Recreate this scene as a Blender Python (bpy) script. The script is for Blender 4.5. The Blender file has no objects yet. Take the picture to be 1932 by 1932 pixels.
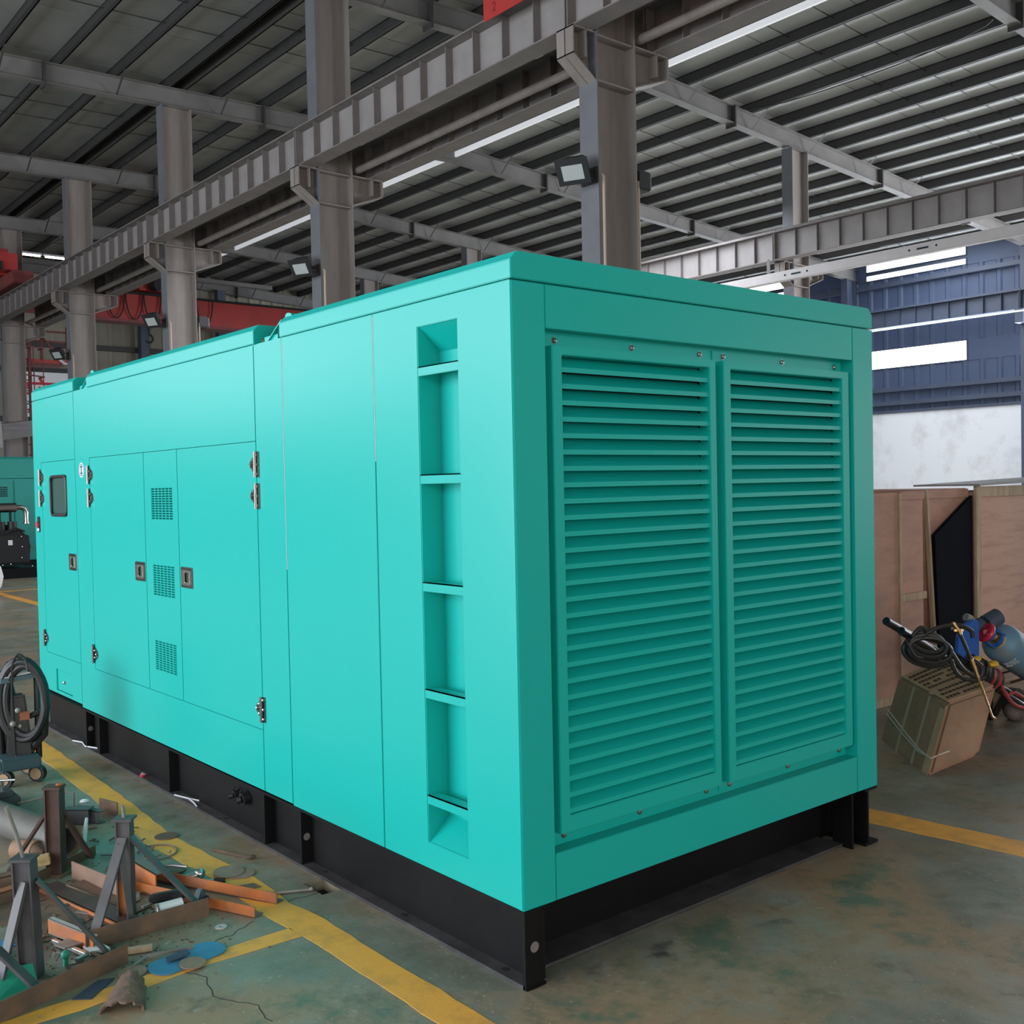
import bpy, bmesh, math, random
from mathutils import Vector, Matrix
random.seed(7)
SC = bpy.context.scene
COL = SC.collection
PI = math.pi

# ------------------------------------------------------------------ camera
cam_d = bpy.data.cameras.new('camera')
cam = bpy.data.objects.new('camera', cam_d)
COL.objects.link(cam)
cam_d.sensor_fit = 'HORIZONTAL'
cam_d.sensor_width = 36.0
cam_d.lens = 36.0 * 1986.95 / 1932.0
cam_d.clip_start, cam_d.clip_end = 0.05, 300
_yaw, _pitch, _roll = 0.691502, -0.025773, -0.020659
_fw = Vector((math.sin(_yaw) * math.cos(_pitch), math.cos(_yaw) * math.cos(_pitch), math.sin(_pitch)))
_r = Vector((math.cos(_yaw), -math.sin(_yaw), 0))
_u = _r.cross(_fw)
_r2 = math.cos(_roll) * _r + math.sin(_roll) * _u
_u2 = -math.sin(_roll) * _r + math.cos(_roll) * _u
_m = Matrix((_r2, _u2, -_fw)).transposed().to_4x4()
_m.translation = Vector((-2.17081, -2.60701, 1.65))
cam.matrix_world = _m
SC.camera = cam

# ------------------------------------------------------------------ world, light, exposure
SC.view_settings.view_transform = 'Standard'
SC.view_settings.look = 'None'
SC.view_settings.gamma = 1.0
SC.view_settings.use_curve_mapping = False
SC.view_settings.exposure = 0.0
try:
    SC.cycles.use_denoising = True
    SC.cycles.max_bounces = 8
    SC.cycles.diffuse_bounces = 4
    SC.cycles.sample_clamp_indirect = 6.0
except Exception:
    pass
wd = bpy.data.worlds.new('overcast_sky')
SC.world = wd
wd.use_nodes = True
wd.node_tree.nodes['Background'].inputs[0].default_value = (0.80, 0.88, 1.0, 1)
wd.node_tree.nodes['Background'].inputs[1].default_value = 0.45


def area(name, loc, direction, sx, sy, power, color):
    l = bpy.data.lights.new(name, 'AREA')
    l.shape = 'RECTANGLE'
    l.size, l.size_y = sx, sy
    l.energy = power
    l.color = color
    o = bpy.data.objects.new(name, l)
    COL.objects.link(o)
    o.location = loc
    o.rotation_euler = Vector(direction).to_track_quat('-Z', 'Y').to_euler()
    return o


# daylight through the long window band of the left wall (outside the frame),
# through the big door behind the camera and the right wall's windows; fill lamps are added
area('daylight_left_windows', (-11.6, 12.0, 5.6), (1, 0, -0.12), 46.0, 3.0, 1700, (0.91, 0.985, 1.06))
area('daylight_left_door', (-11.6, 5.8, 2.2), (1, -0.12, 0.0), 10.0, 4.2, 1350, (0.91, 0.985, 1.06))
area('daylight_front_door', (22.0, -12.2, 2.6), (-0.35, 1, 0.05), 12.0, 5.0, 170, (0.95, 0.97, 1.0))
area('fill_front_bay', (-3.5, -12.2, 2.4), (0.25, 1, 0.05), 9.0, 4.6, 560, (1.0, 0.93, 0.84))  # added fill behind the camera for front faces and floor
area('daylight_right_windows', (29.9, 19.0, 5.6), (-1, 0, 0.25), 30.0, 0.6, 1500, (0.80, 0.89, 1.0))
area('fill_roof_right', (26.9, 14.0, 8.75), (0.1, 0, -1), 3.0, 40.0, 2800, (0.88, 0.93, 1.0))  # added fill, out of view, brightens the right wall and foil
area('fill_right_low', (29.9, 1.5, 2.7), (-1, 0.2, 1.2), 12.0, 5.0, 7500, (0.93, 0.96, 1.0))  # added fill aimed up at the right roof; the wall has no door

# ------------------------------------------------------------------ materials
MATS = {}


def mat(name, col, rough=0.5, metal=0.0, var=0.0, scale=6.0, col2=None, fac=0.5, bump=0.0, bscale=40.0,
        spec=0.5, emit=None, estr=0.0, stretch=None, coat=0.0):
    m = bpy.data.materials.new(name)
    m.use_nodes = True
    nt = m.node_tree
    b = nt.nodes['Principled BSDF']
    b.inputs['Base Color'].default_value = (*col, 1)
    b.inputs['Roughness'].default_value = rough
    b.inputs['Metallic'].default_value = metal
    b.inputs['Specular IOR Level'].default_value = spec
    b.inputs['Coat Weight'].default_value = coat
    if coat:
        b.inputs['Coat Roughness'].default_value = 0.12
    if emit:
        b.inputs['Emission Color'].default_value = (*emit, 1)
        b.inputs['Emission Strength'].default_value = estr
    if col2 is None and var:
        col2 = tuple(max(0, c * (1 - var)) for c in col)
    vec = None
    if col2 is not None or bump:
        tc = nt.nodes.new('ShaderNodeTexCoord')
        mp = nt.nodes.new('ShaderNodeMapping')
        if stretch:
            mp.inputs['Scale'].default_value = stretch
        nt.links.new(tc.outputs['Object'], mp.inputs['Vector'])
        vec = mp.outputs['Vector']
    if col2 is not None:
        nz = nt.nodes.new('ShaderNodeTexNoise')
        nz.inputs['Scale'].default_value = scale
        nz.inputs['Detail'].default_value = 5
        nz.inputs['Roughness'].default_value = 0.65
        nt.links.new(vec, nz.inputs['Vector'])
        rp = nt.nodes.new('ShaderNodeValToRGB')
        rp.color_ramp.elements[0].position = max(0, fac - 0.16)
        rp.color_ramp.elements[1].position = min(1, fac + 0.16)
        rp.color_ramp.elements[0].color = (*col2, 1)
        rp.color_ramp.elements[1].color = (*col, 1)
        nt.links.new(nz.outputs['Fac'], rp.inputs['Fac'])
        nt.links.new(rp.outputs['Color'], b.inputs['Base Color'])
    if bump:
        n2 = nt.nodes.new('ShaderNodeTexNoise')
        n2.inputs['Scale'].default_value = bscale
        n2.inputs['Detail'].default_value = 3
        nt.links.new(vec, n2.inputs['Vector'])
        bp = nt.nodes.new('ShaderNodeBump')
        bp.inputs['Strength'].default_value = bump
        bp.inputs['Distance'].default_value = 0.01
        nt.links.new(n2.outputs['Fac'], bp.inputs['Height'])
        nt.links.new(bp.outputs['Normal'], b.inputs['Normal'])
    MATS[name] = m
    return m


TEAL = mat('teal_enamel', (0.006, 0.46, 0.41), 0.30, 0, bump=0.02, bscale=2.5, spec=0.5)
TEAL_OLD = mat('teal_enamel_aged', (0.028, 0.30, 0.26), 0.45)
SHEEN = mat('black_paint_sheen', (0.085, 0.082, 0.085), 0.5, 0, var=0.5, scale=7)  # grazing sheen of the skid ledges, put into a paler black
BLACK = mat('black_chassis_paint', (0.007, 0.007, 0.008), 0.5, 0, var=0.3, scale=5, bump=0.05, spec=0.22)
DARK = mat('dark_interior', (0.01, 0.02, 0.02), 0.8)
CHROME = mat('chrome', (0.48, 0.46, 0.44), 0.24, 1.0)
DARKCHROME = mat('dark_chrome', (0.20, 0.19, 0.185), 0.22, 1.0)
STEELC = mat('grey_steel_paint', (0.28, 0.245, 0.23), 0.55, 0, col2=(0.20, 0.17, 0.155), scale=1.6, fac=0.45, stretch=(3, 3, 0.4))
GIRD = mat('girder_paint', (0.30, 0.275, 0.27), 0.55, 0, var=0.2, scale=2.0)
GIRDD = mat('girder_flange_paint', (0.22, 0.195, 0.19), 0.6, 0, var=0.25, scale=2.0)
RAFT = mat('rafter_paint', (0.20, 0.19, 0.185), 0.55, 0, var=0.25, scale=1.5)
PURL = mat('purlin_paint', (0.05, 0.048, 0.048), 0.6, 0, var=0.2, scale=3)
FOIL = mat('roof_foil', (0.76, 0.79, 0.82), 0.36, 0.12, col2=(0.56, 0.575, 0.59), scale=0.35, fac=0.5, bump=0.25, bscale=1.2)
FOIL_L = mat('roof_foil_shaded', (0.42, 0.425, 0.42), 0.45, 0.05, col2=(0.30, 0.305, 0.30), scale=0.35, fac=0.5, bump=0.25, bscale=1.2)  # shade of the left slope put into a darker foil colour
CLAD_B = mat('beige_cladding', (0.30, 0.28, 0.22), 0.6, 0, var=0.2, scale=1.5, stretch=(1, 1, 0.3))
CLAD_R = mat('cladding_blue_haze', (0.055, 0.08, 0.15), 0.55, 0, var=0.15, scale=1.2)  # bluish grey sheet with blue lens haze put into its colour
PLASTER = mat('white_plaster', (0.74, 0.76, 0.80), 0.85, 0, col2=(0.50, 0.50, 0.52), scale=1.1, fac=0.34)
CONC = mat('pale_block_wall', (0.42, 0.41, 0.39), 0.85, 0, var=0.2)
WHITE = mat('white_paint', (0.72, 0.72, 0.74), 0.45)
TRUNK = mat('pale_grey_plastic', (0.50, 0.47, 0.47), 0.5, 0, var=0.1)
BLUEG = mat('blue_grey_steel', (0.06, 0.078, 0.125), 0.5, 0, var=0.2, scale=2)
RED = mat('crane_red', (0.50, 0.045, 0.04), 0.45, 0, var=0.25, scale=1.5)
RED_D = mat('dull_red_steel', (0.23, 0.05, 0.05), 0.55, 0, var=0.3)
PANE = mat('window_daylight', (0.9, 0.95, 1.0), 0.3, emit=(0.93, 0.96, 1.0), estr=6.0)
TUBE = mat('lamp_tube', (1, 1, 1), 0.3, emit=(1, 1, 1), estr=6.0)
LAMPGLASS = mat('floodlight_glass', (0.45, 0.48, 0.48), 0.2, 0, spec=0.8)
RUBBER = mat('black_rubber', (0.018, 0.018, 0.020), 0.45)
HOSE = mat('hose_rubber', (0.022, 0.021, 0.021), 0.5, var=0.3, scale=30)
REDHOSE = mat('red_hose', (0.36, 0.045, 0.045), 0.45)
BRASS = mat('brass', (0.62, 0.40, 0.18), 0.28, 1.0)
BLUEP = mat('blue_plastic', (0.02, 0.11, 0.42), 0.4)
BLUESTEEL = mat('blue_cylinder_paint', (0.09, 0.28, 0.46), 0.5, 0, col2=(0.20, 0.22, 0.22), scale=6, fac=0.52)
BLUEPLATE = mat('blue_painted_plate', (0.07, 0.27, 0.50), 0.4, 0, var=0.25, scale=9)
YELLOWP = mat('yellow_plastic', (0.70, 0.42, 0.02), 0.45)
REDP = mat('red_handwheel', (0.55, 0.02, 0.05), 0.35)
PLY = mat('plywood', (0.52, 0.28, 0.20), 0.7, 0, col2=(0.34, 0.19, 0.15), scale=2.2, fac=0.42, stretch=(1, 1, 3.0), bump=0.1)
PLY2 = mat('plywood_grained', (0.60, 0.34, 0.25), 0.7, 0, col2=(0.40, 0.21, 0.16), scale=3.0, fac=0.36, stretch=(0.8, 0.8, 7.0), bump=0.1)
BATTEN = mat('pale_batten', (0.56, 0.41, 0.28), 0.75, 0, var=0.35, scale=6, stretch=(3, 3, 0.6))
PINE = mat('yellow_pine', (0.62, 0.44, 0.20), 0.7, 0, var=0.35, scale=14, stretch=(1, 6, 6))
CARD = mat('carton_board', (0.80, 0.46, 0.29), 0.8, 0, col2=(0.62, 0.35, 0.22), scale=4, fac=0.42)
CARD_S = mat('carton_board_dark', (0.50, 0.27, 0.175), 0.75, 0, col2=(0.34, 0.185, 0.12), scale=4, fac=0.45)  # darker board for the carton body; the top flap is paler
PRINTM = mat('carton_print', (0.10, 0.055, 0.035), 0.8)
TAPE = mat('clear_tape', (0.62, 0.42, 0.30), 0.5)
STRAP = mat('white_strapping', (0.75, 0.62, 0.55), 0.5)
TARP = mat('black_tarpaulin', (0.004, 0.006, 0.010), 0.9, 0, bump=0.3, bscale=6, spec=0.06)
GREYST = mat('grey_primer_steel', (0.105, 0.10, 0.108), 0.5, 0.0, var=0.35, scale=9)
RUST = mat('rusty_steel', (0.22, 0.125, 0.08), 0.7, 0.0, col2=(0.11, 0.08, 0.062), scale=9, fac=0.5, bump=0.1)
RUSTPL = mat('pale_rusty_plate', (0.27, 0.165, 0.115), 0.65, 0.1, col2=(0.17, 0.11, 0.08), scale=8, fac=0.4)
ORANGE = mat('orange_rust_steel', (0.55, 0.17, 0.045), 0.6, 0.1, col2=(0.16, 0.11, 0.10), scale=5, fac=0.40)
ORANGE_G = mat('heat_tinted_steel', (0.12, 0.12, 0.13), 0.45, 0.1, col2=(0.30, 0.14, 0.06), scale=6, fac=0.42)
MAROON = mat('maroon_primer_steel', (0.105, 0.058, 0.048), 0.55, 0.1, var=0.4, scale=9)
ALU = mat('bright_aluminium', (0.62, 0.63, 0.65), 0.28, 1.0)
GALV = mat('pale_galvanised_steel', (0.55, 0.53, 0.52), 0.5, 0.0)
FLANGE = mat('column_paint_daylit', (0.165, 0.172, 0.19), 0.55, 0, var=0.2, scale=1.6)  # cool daylight from the left put into this flange's colour
DULLSTEEL = mat('dull_steel', (0.30, 0.27, 0.245), 0.45, 0.15, var=0.3, scale=12)
DISC = mat('steel_blank', (0.38, 0.26, 0.19), 0.55, 0.0, var=0.3, scale=10)
PIPEM = mat('grey_pipe_steel', (0.17, 0.155, 0.135), 0.6, 0.1, col2=(0.12, 0.12, 0.11), scale=5, fac=0.5)
PIPEEND = mat('rusted_pipe_end', (0.36, 0.21, 0.13), 0.7, 0, var=0.3, scale=12)
BROWNPAD = mat('brown_rough_shell', (0.23, 0.15, 0.115), 0.9, 0, col2=(0.14, 0.09, 0.07), scale=25, fac=0.45, bump=0.4, bscale=60)
GREENPL = mat('green_painted_plate', (0.03, 0.42, 0.27), 0.45, 0, var=0.25, scale=10)
GLASSD = mat('dark_glass', (0.05, 0.11, 0.10), 0.08, 0, spec=0.9)
CREAM = mat('cream_conduit', (0.50, 0.40, 0.32), 0.5)
TAN = mat('tan_wheel_hub', (0.42, 0.27, 0.15), 0.6, 0, var=0.3, scale=20)
LABELW = mat('white_label', (0.8, 0.82, 0.85), 0.5)
NAVY = mat('navy_ink', (0.02, 0.03, 0.10), 0.5)
REDINK = mat('red_ink', (0.55, 0.03, 0.05), 0.6)
DARKRED = mat('dark_red_ink', (0.22, 0.015, 0.015), 0.6)
CHARW = mat('white_lettering', (0.62, 0.66, 0.68), 0.6)
GLOW = mat('white_glow', (0.85, 0.85, 0.85), 0.5, emit=(0.92, 0.94, 1.0), estr=0.36)  # added glow for the ridge strip and the unseen roof sheets
TEALTRAY = mat('blue_grey_tray', (0.05, 0.10, 0.12), 0.5)
PAPER = mat('crumpled_paper', (0.75, 0.75, 0.76), 0.8)
PLASTICF = mat('clear_plastic_film', (0.45, 0.52, 0.60), 0.12, 0, spec=0.8)
STONE = mat('grey_lump', (0.20, 0.165, 0.15), 0.9, 0, var=0.35, scale=20, bump=0.4)


def floor_mat():
    m = bpy.data.materials.new('worn_green_floor')
    m.use_nodes = True
    nt = m.node_tree
    b = nt.nodes['Principled BSDF']
    tc = nt.nodes.new('ShaderNodeTexCoord')

    def noise(scale, detail, lo, hi, c0, c1, rough=0.6):
        n = nt.nodes.new('ShaderNodeTexNoise')
        n.inputs['Scale'].default_value = scale
        n.inputs['Detail'].default_value = detail
        n.inputs['Roughness'].default_value = rough
        nt.links.new(tc.outputs['Object'], n.inputs['Vector'])
        r = nt.nodes.new('ShaderNodeValToRGB')
        r.color_ramp.elements[0].position, r.color_ramp.elements[1].position = lo, hi
        r.color_ramp.elements[0].color, r.color_ramp.elements[1].color = c0, c1
        nt.links.new(n.outputs['Fac'], r.inputs['Fac'])
        return r

    def mix(fac, a, bb):
        x = nt.nodes.new('ShaderNodeMix')
        x.data_type = 'RGBA'
        nt.links.new(fac, x.inputs[0])
        for sock, v in ((x.inputs[6], a), (x.inputs[7], bb)):
            if isinstance(v, tuple):
                sock.default_value = v
            else:
                nt.links.new(v, sock)
        return x.outputs[2]
    W, K = (1, 1, 1, 1), (0, 0, 0, 1)
    base = noise(1.1, 8, 0.38, 0.62, (0.150, 0.172, 0.132, 1), (0.330, 0.335, 0.270, 1), 0.7)
    brown = noise(0.95, 8, 0.47, 0.58, K, W, 0.72)
    c = mix(brown.outputs['Color'], base.outputs['Color'], (0.370, 0.255, 0.155, 1))
    green = noise(1.9, 8, 0.53, 0.63, K, W, 0.72)
    c = mix(green.outputs['Color'], c, (0.150, 0.200, 0.140, 1))
    dk = noise(5.5, 9, 0.55, 0.70, K, W, 0.75)
    c = mix(dk.outputs['Color'], c, (0.160, 0.135, 0.095, 1))
    oil = noise(2.6, 6, 0.64, 0.73, K, W)
    c = mix(oil.outputs['Color'], c, (0.075, 0.076, 0.070, 1))
    sc = noise(17, 8, 0.60, 0.68, K, W, 0.75)
    c = mix(sc.outputs['Color'], c, (0.42, 0.40, 0.33, 1))
    sc2 = noise(70, 2, 0.69, 0.74, K, W, 0.5)
    c = mix(sc2.outputs['Color'], c, (0.52, 0.50, 0.43, 1))
    nt.links.new(c, b.inputs['Base Color'])
    rr = noise(3, 5, 0.3, 0.7, (0.30, 0.30, 0.30, 1), (0.55, 0.55, 0.55, 1))
    nt.links.new(rr.outputs['Color'], b.inputs['Roughness'])
    n = nt.nodes.new('ShaderNodeTexNoise')
    n.inputs['Scale'].default_value = 30
    n.inputs['Detail'].default_value = 6
    nt.links.new(tc.outputs['Object'], n.inputs['Vector'])
    bp = nt.nodes.new('ShaderNodeBump')
    bp.inputs['Strength'].default_value = 0.12
    bp.inputs['Distance'].default_value = 0.01
    nt.links.new(n.outputs['Fac'], bp.inputs['Height'])
    nt.links.new(bp.outputs['Normal'], b.inputs['Normal'])
    return m


FLOOR = floor_mat()
YLINE = mat('worn_yellow_paint', (1.0, 0.47, 0.07), 0.5, 0, col2=(0.55, 0.29, 0.08), scale=6, fac=0.36, bump=0.08)


# ------------------------------------------------------------------ mesh builder
def vrot(axis, ang):
    return Matrix.Rotation(ang, 3, axis)


class MB:
    def __init__(self):
        self.v, self.f = [], []

    def add(self, verts, faces):
        o = len(self.v)
        self.v += [Vector(p) for p in verts]
        self.f += [tuple(i + o for i in q) for q in faces]
        return self

    def box(self, x0, x1, y0, y1, z0, z1):
        p = [(x, y, z) for x in (x0, x1) for y in (y0, y1) for z in (z0, z1)]
        return self.add(p, [(0, 1, 3, 2), (4, 6, 7, 5), (0, 4, 5, 1), (2, 3, 7, 6), (0, 2, 6, 4), (1, 5, 7, 3)])

    def hexa(self, p):      # 8 points: bottom ring then top ring
        return self.add(p, [(3, 2, 1, 0), (4, 5, 6, 7), (0, 1, 5, 4), (1, 2, 6, 5), (2, 3, 7, 6), (3, 0, 4, 7)])

    def bar(self, p0, p1, w, h, up=(0, 0, 1)):   # rectangular bar between two points, h along "up"
        p0, p1 = Vector(p0), Vector(p1)
        d = (p1 - p0).normalized()
        up = Vector(up)
        s = d.cross(up)
        if s.length < 1e-4:
            s = d.cross(Vector((1, 0, 0)))
        s.normalize()
        n = s.cross(d).normalized()
        q = []
        for p in (p0, p1):
            q += [p - s * w / 2 - n * h / 2, p + s * w / 2 - n * h / 2, p + s * w / 2 + n * h / 2, p - s * w / 2 + n * h / 2]
        return self.hexa(q)

    def cyl(self, p0, p1, r, n=12, r1=None, caps=True):
        return self.tube([p0, p1], r, n, caps, r1)

    def tube(self, path, r, n=8, caps=True, r1=None, closed=False):
        path = [Vector(p) for p in path]
        k = len(path)
        vs = []
        ref = None
        for i, p in enumerate(path):
            if closed:
                d = path[(i + 1) % k] - path[i - 1]
            else:
                d = path[min(i + 1, k - 1)] - path[max(i - 1, 0)]
            d.normalize()
            if ref is None:
                ref = Vector((0, 0, 1)) if abs(d.z) < 0.9 else Vector((1, 0, 0))
            a = (ref - d * ref.dot(d))
            if a.length < 1e-5:
                a = d.orthogonal()
            a.normalize()
            ref = a
            b = d.cross(a)
            rr = r if r1 is None else r + (r1 - r) * i / (k - 1)
            if isinstance(r, (list, tuple)):
                rr = r[i]
            for j in range(n):
                t = 2 * PI * j / n
                vs.append(p + a * math.cos(t) * rr + b * math.sin(t) * rr)
        fs = []
        for i in range(k if closed else k - 1):
            i2 = (i + 1) % k
            for j in range(n):
                fs.append((i * n + j, i * n + (j + 1) % n, i2 * n + (j + 1) % n, i2 * n + j))
        if caps and not closed:
            fs.append(tuple(range(n - 1, -1, -1)))
            fs.append(tuple((k - 1) * n + j for j in range(n)))
        return self.add(vs, fs)

    def ring(self, p0, p1, ro, ri, n=20):   # hollow pipe
        p0, p1 = Vector(p0), Vector(p1)
        d = (p1 - p0).normalized()
        a = d.orthogonal().normalized()
        b = d.cross(a)
        vs = []
        for p, r in ((p0, ro), (p1, ro), (p1, ri), (p0, ri)):
            vs += [p + (a * math.cos(2 * PI * j / n) + b * math.sin(2 * PI * j / n)) * r for j in range(n)]
        fs = []
        for i in range(4):
            i2 = (i + 1) % 4
            fs += [(i * n + j, i * n + (j + 1) % n, i2 * n + (j + 1) % n, i2 * n + j) for j in range(n)]
        return self.add(vs, fs)

    def prism(self, pts, off):               # polygon of 3-D points pushed by a vector
        pts = [Vector(p) for p in pts]
        off = Vector(off)
        n = len(pts)
        return self.add(pts + [p + off for p in pts],
                        [tuple(range(n - 1, -1, -1)), tuple(range(n, 2 * n))] +
                        [(i, (i + 1) % n, n + (i + 1) % n, n + i) for i in range(n)])

    def sphere(self, c, r, n=10, sq=(1, 1, 1)):
        c = Vector(c)
        vs, fs = [], []
        m = n // 2
        for i in range(m + 1):
            th = PI * i / m
            for j in range(n):
                ph = 2 * PI * j / n
                vs.append(c + Vector((r * sq[0] * math.sin(th) * math.cos(ph), r * sq[1] * math.sin(th) * math.sin(ph), r * sq[2] * math.cos(th))))
        for i in range(m):
            for j in range(n):
                fs.append((i * n + j, (i + 1) * n + j, (i + 1) * n + (j + 1) % n, i * n + (j + 1) % n))
        return self.add(vs, fs)

    def slab(self, axis, d0, d1, us, ws, holes):
        """sheet normal to axis, between d0 and d1, over rectangle us x ws, with rectangular holes (u0,u1,w0,w1)"""
        ub = sorted(set([us[0], us[1]] + [max(us[0], min(us[1], h[i])) for h in holes for i in (0, 1)]))
        wb = sorted(set([ws[0], ws[1]] + [max(ws[0], min(ws[1], h[i])) for h in holes for i in (2, 3)]))
        nu, nw = len(ub) - 1, len(wb) - 1

        def solid(i, j):
            if i < 0 or j < 0 or i >= nu or j >= nw:
                return False
            cu, cw = (ub[i] + ub[i + 1]) / 2, (wb[j] + wb[j + 1]) / 2
            return not any(h[0] < cu < h[1] and h[2] < cw < h[3] for h in holes)

        def P(u, w, d):
            return (d, u, w) if axis == 'x' else ((u, d, w) if axis == 'y' else (u, w, d))
        idx = {}
        vs, fs = [], []

        def V(i, j, k):
            if (i, j, k) not in idx:
                idx[(i, j, k)] = len(vs)
                vs.append(P(ub[i], wb[j], (d0, d1)[k]))
            return idx[(i, j, k)]
        for i in range(nu):
            for j in range(nw):
                if not solid(i, j):
                    continue
                fs.append((V(i, j, 0), V(i, j + 1, 0), V(i + 1, j + 1, 0), V(i + 1, j, 0)))
                fs.append((V(i, j, 1), V(i + 1, j, 1), V(i + 1, j + 1, 1), V(i, j + 1, 1)))
                if not solid(i - 1, j):
                    fs.append((V(i, j, 0), V(i, j, 1), V(i, j + 1, 1), V(i, j + 1, 0)))
                if not solid(i + 1, j):
                    fs.append((V(i + 1, j, 0), V(i + 1, j + 1, 0), V(i + 1, j + 1, 1), V(i + 1, j, 1)))
                if not solid(i, j - 1):
                    fs.append((V(i, j, 0), V(i + 1, j, 0), V(i + 1, j, 1), V(i, j, 1)))
                if not solid(i, j + 1):
                    fs.append((V(i, j + 1, 0), V(i, j + 1, 1), V(i + 1, j + 1, 1), V(i + 1, j + 1, 0)))
        return self.add(vs, fs)

    def mesh(self, name, m, origin=(0, 0, 0), smooth=False, bevel=0.0):
        me = bpy.data.meshes.new(name)
        o = Vector(origin)
        me.from_pydata([tuple(p - o) for p in self.v], [], self.f)
        me.materials.append(m)
        bm = bmesh.new()
        bm.from_mesh(me)
        bmesh.ops.recalc_face_normals(bm, faces=bm.faces)
        if bevel:
            es = [e for e in bm.edges if len(e.link_faces) == 2 and e.calc_face_angle(0) > 0.5]
            bmesh.ops.bevel(bm, geom=es, offset=bevel, segments=2, affect='EDGES', clamp_overlap=True)
        bm.to_mesh(me)
        bm.free()
        if smooth:
            for p in me.polygons:
                p.use_smooth = True
            try:
                me.set_sharp_from_angle(angle=0.7)
            except Exception:
                pass
        return me

    def build(self, name, m, parent=None, smooth=False, bevel=0.0, kind=None):
        me = self.mesh(name, m, world_loc(parent), smooth, bevel)
        o = bpy.data.objects.new(name, me)
        COL.objects.link(o)
        if parent is not None:
            o.parent = parent
        if kind:
            o['kind'] = kind
        return o


def world_loc(o):
    v = Vector((0, 0, 0))
    while o is not None:
        v += o.location
        o = o.parent
    return v


def tag(o, label=None, cat=None, group=None, kind=None):
    if label: o['label'] = label
    if cat: o['category'] = cat
    if group: o['group'] = group
    if kind: o['kind'] = kind
    return o


def thing(name, label, cat, loc=(0, 0, 0), group=None, kind=None):
    o = bpy.data.objects.new(name, None)
    COL.objects.link(o)
    o.location = loc
    o.empty_display_size = 0.1
    return tag(o, label, cat, group, kind)


def inst(name, me, parent, loc=(0, 0, 0), rot=(0, 0, 0)):
    """a piece sharing mesh data; loc in world coordinates of the unrotated parent chain"""
    o = bpy.data.objects.new(name, me)
    COL.objects.link(o)
    o.parent = parent
    o.location = Vector(loc) - world_loc(parent)
    o.rotation_euler = rot
    return o


def copy_tree(o, parent=None):
    c = o.copy()
    COL.objects.link(c)
    if parent is not None:
        c.parent = parent
    for ch in list(o.children):
        copy_tree(ch, c)
    return c


def text(name, body, parent, loc, axes, size, m, extrude=0.0008):
    cu = bpy.data.curves.new(name, 'FONT')
    cu.body = body
    cu.size = size
    cu.extrude = extrude
    cu.align_x = 'CENTER'
    cu.align_y = 'CENTER'
    cu.materials.append(m)
    tmp = bpy.data.objects.new('tmp_text', cu)
    COL.objects.link(tmp)
    bpy.context.view_layer.update()
    me = bpy.data.meshes.new_from_object(tmp.evaluated_get(bpy.context.evaluated_depsgraph_get()))
    bpy.data.objects.remove(tmp)
    me.materials.clear()
    me.materials.append(m)
    o = bpy.data.objects.new(name, me)
    COL.objects.link(o)
    o.parent = parent
    x, y = Vector(axes[0]).normalized(), Vector(axes[1]).normalized()
    mm = Matrix((x, y, x.cross(y))).transposed().to_4x4()
    mm.translation = Vector(loc) - world_loc(parent)
    o.matrix_basis = mm
    return o


def arc(c, a, b, ra, rb, t0, t1, n):
    c, a, b = Vector(c), Vector(a), Vector(b)
    return [c + a * ra * math.cos(t0 + (t1 - t0) * i / n) + b * rb * math.sin(t0 + (t1 - t0) * i / n) for i in range(n + 1)]


# ================================================================== building shell
COLY = [-6.32, -0.31, 5.70, 11.71, 17.72, 23.73, 29.75]
XC, XR, XW, XL = 6.20, 18.20, 30.20, -11.80
YF, YB = -12.4, 36.0
RIDGE = 13.05


def rz(x):          # top of rafter
    return 9.76 - (0.061 * (x - RIDGE) if x > RIDGE else 0.025 * (RIDGE - x))


floor = MB().slab('z', -0.25, 0.0, (XL - 0.3, XW + 0.3), (YF, YB + 0.3), [(-0.085, 0.012, 1.17, 1.335)]).build('floor', FLOOR, kind='structure')
pit = MB().box(-0.085, 0.012, 1.17, 1.335, -0.27, -0.05)
pit.build('trench_dark_fill', DARK, floor)  # dark fill just below floor level stands in for deep shade


def strip(pts, w0, name='floor_marking', seg=0.09, jag=0.006):
    """a painted line following pts with slightly ragged edges"""
    mb = MB()
    P = [Vector((*p, 0)) for p in pts]
    samp = []
    for a, b in zip(P[:-1], P[1:]):
        n = max(1, int((b - a).length / seg))
        samp += [a.lerp(b, i / n) for i in range(n)]
    samp.append(P[-1])
    vs = []
    for i, p in enumerate(samp):
        d = samp[min(i + 1, len(samp) - 1)] - samp[max(i - 1, 0)]
        d.normalize()
        s = Vector((-d.y, d.x, 0))
        for sg in (-1, 1):
            q = p + s * sg * (w0 / 2 + random.uniform(-jag, jag))
            vs += [q + Vector((0, 0, -0.002)), q + Vector((0, 0, 0.0015))]
    fs = []
    for i in range(len(samp) - 1):
        a, b = i * 4, i * 4 + 4
        fs += [(a + 1, a + 3, b + 3, b + 1), (a, a + 1, b + 1, b), (a + 2, b + 2, b + 3, a + 3)]
    return mb.add(vs, fs).build(name, YLINE, floor)


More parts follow.
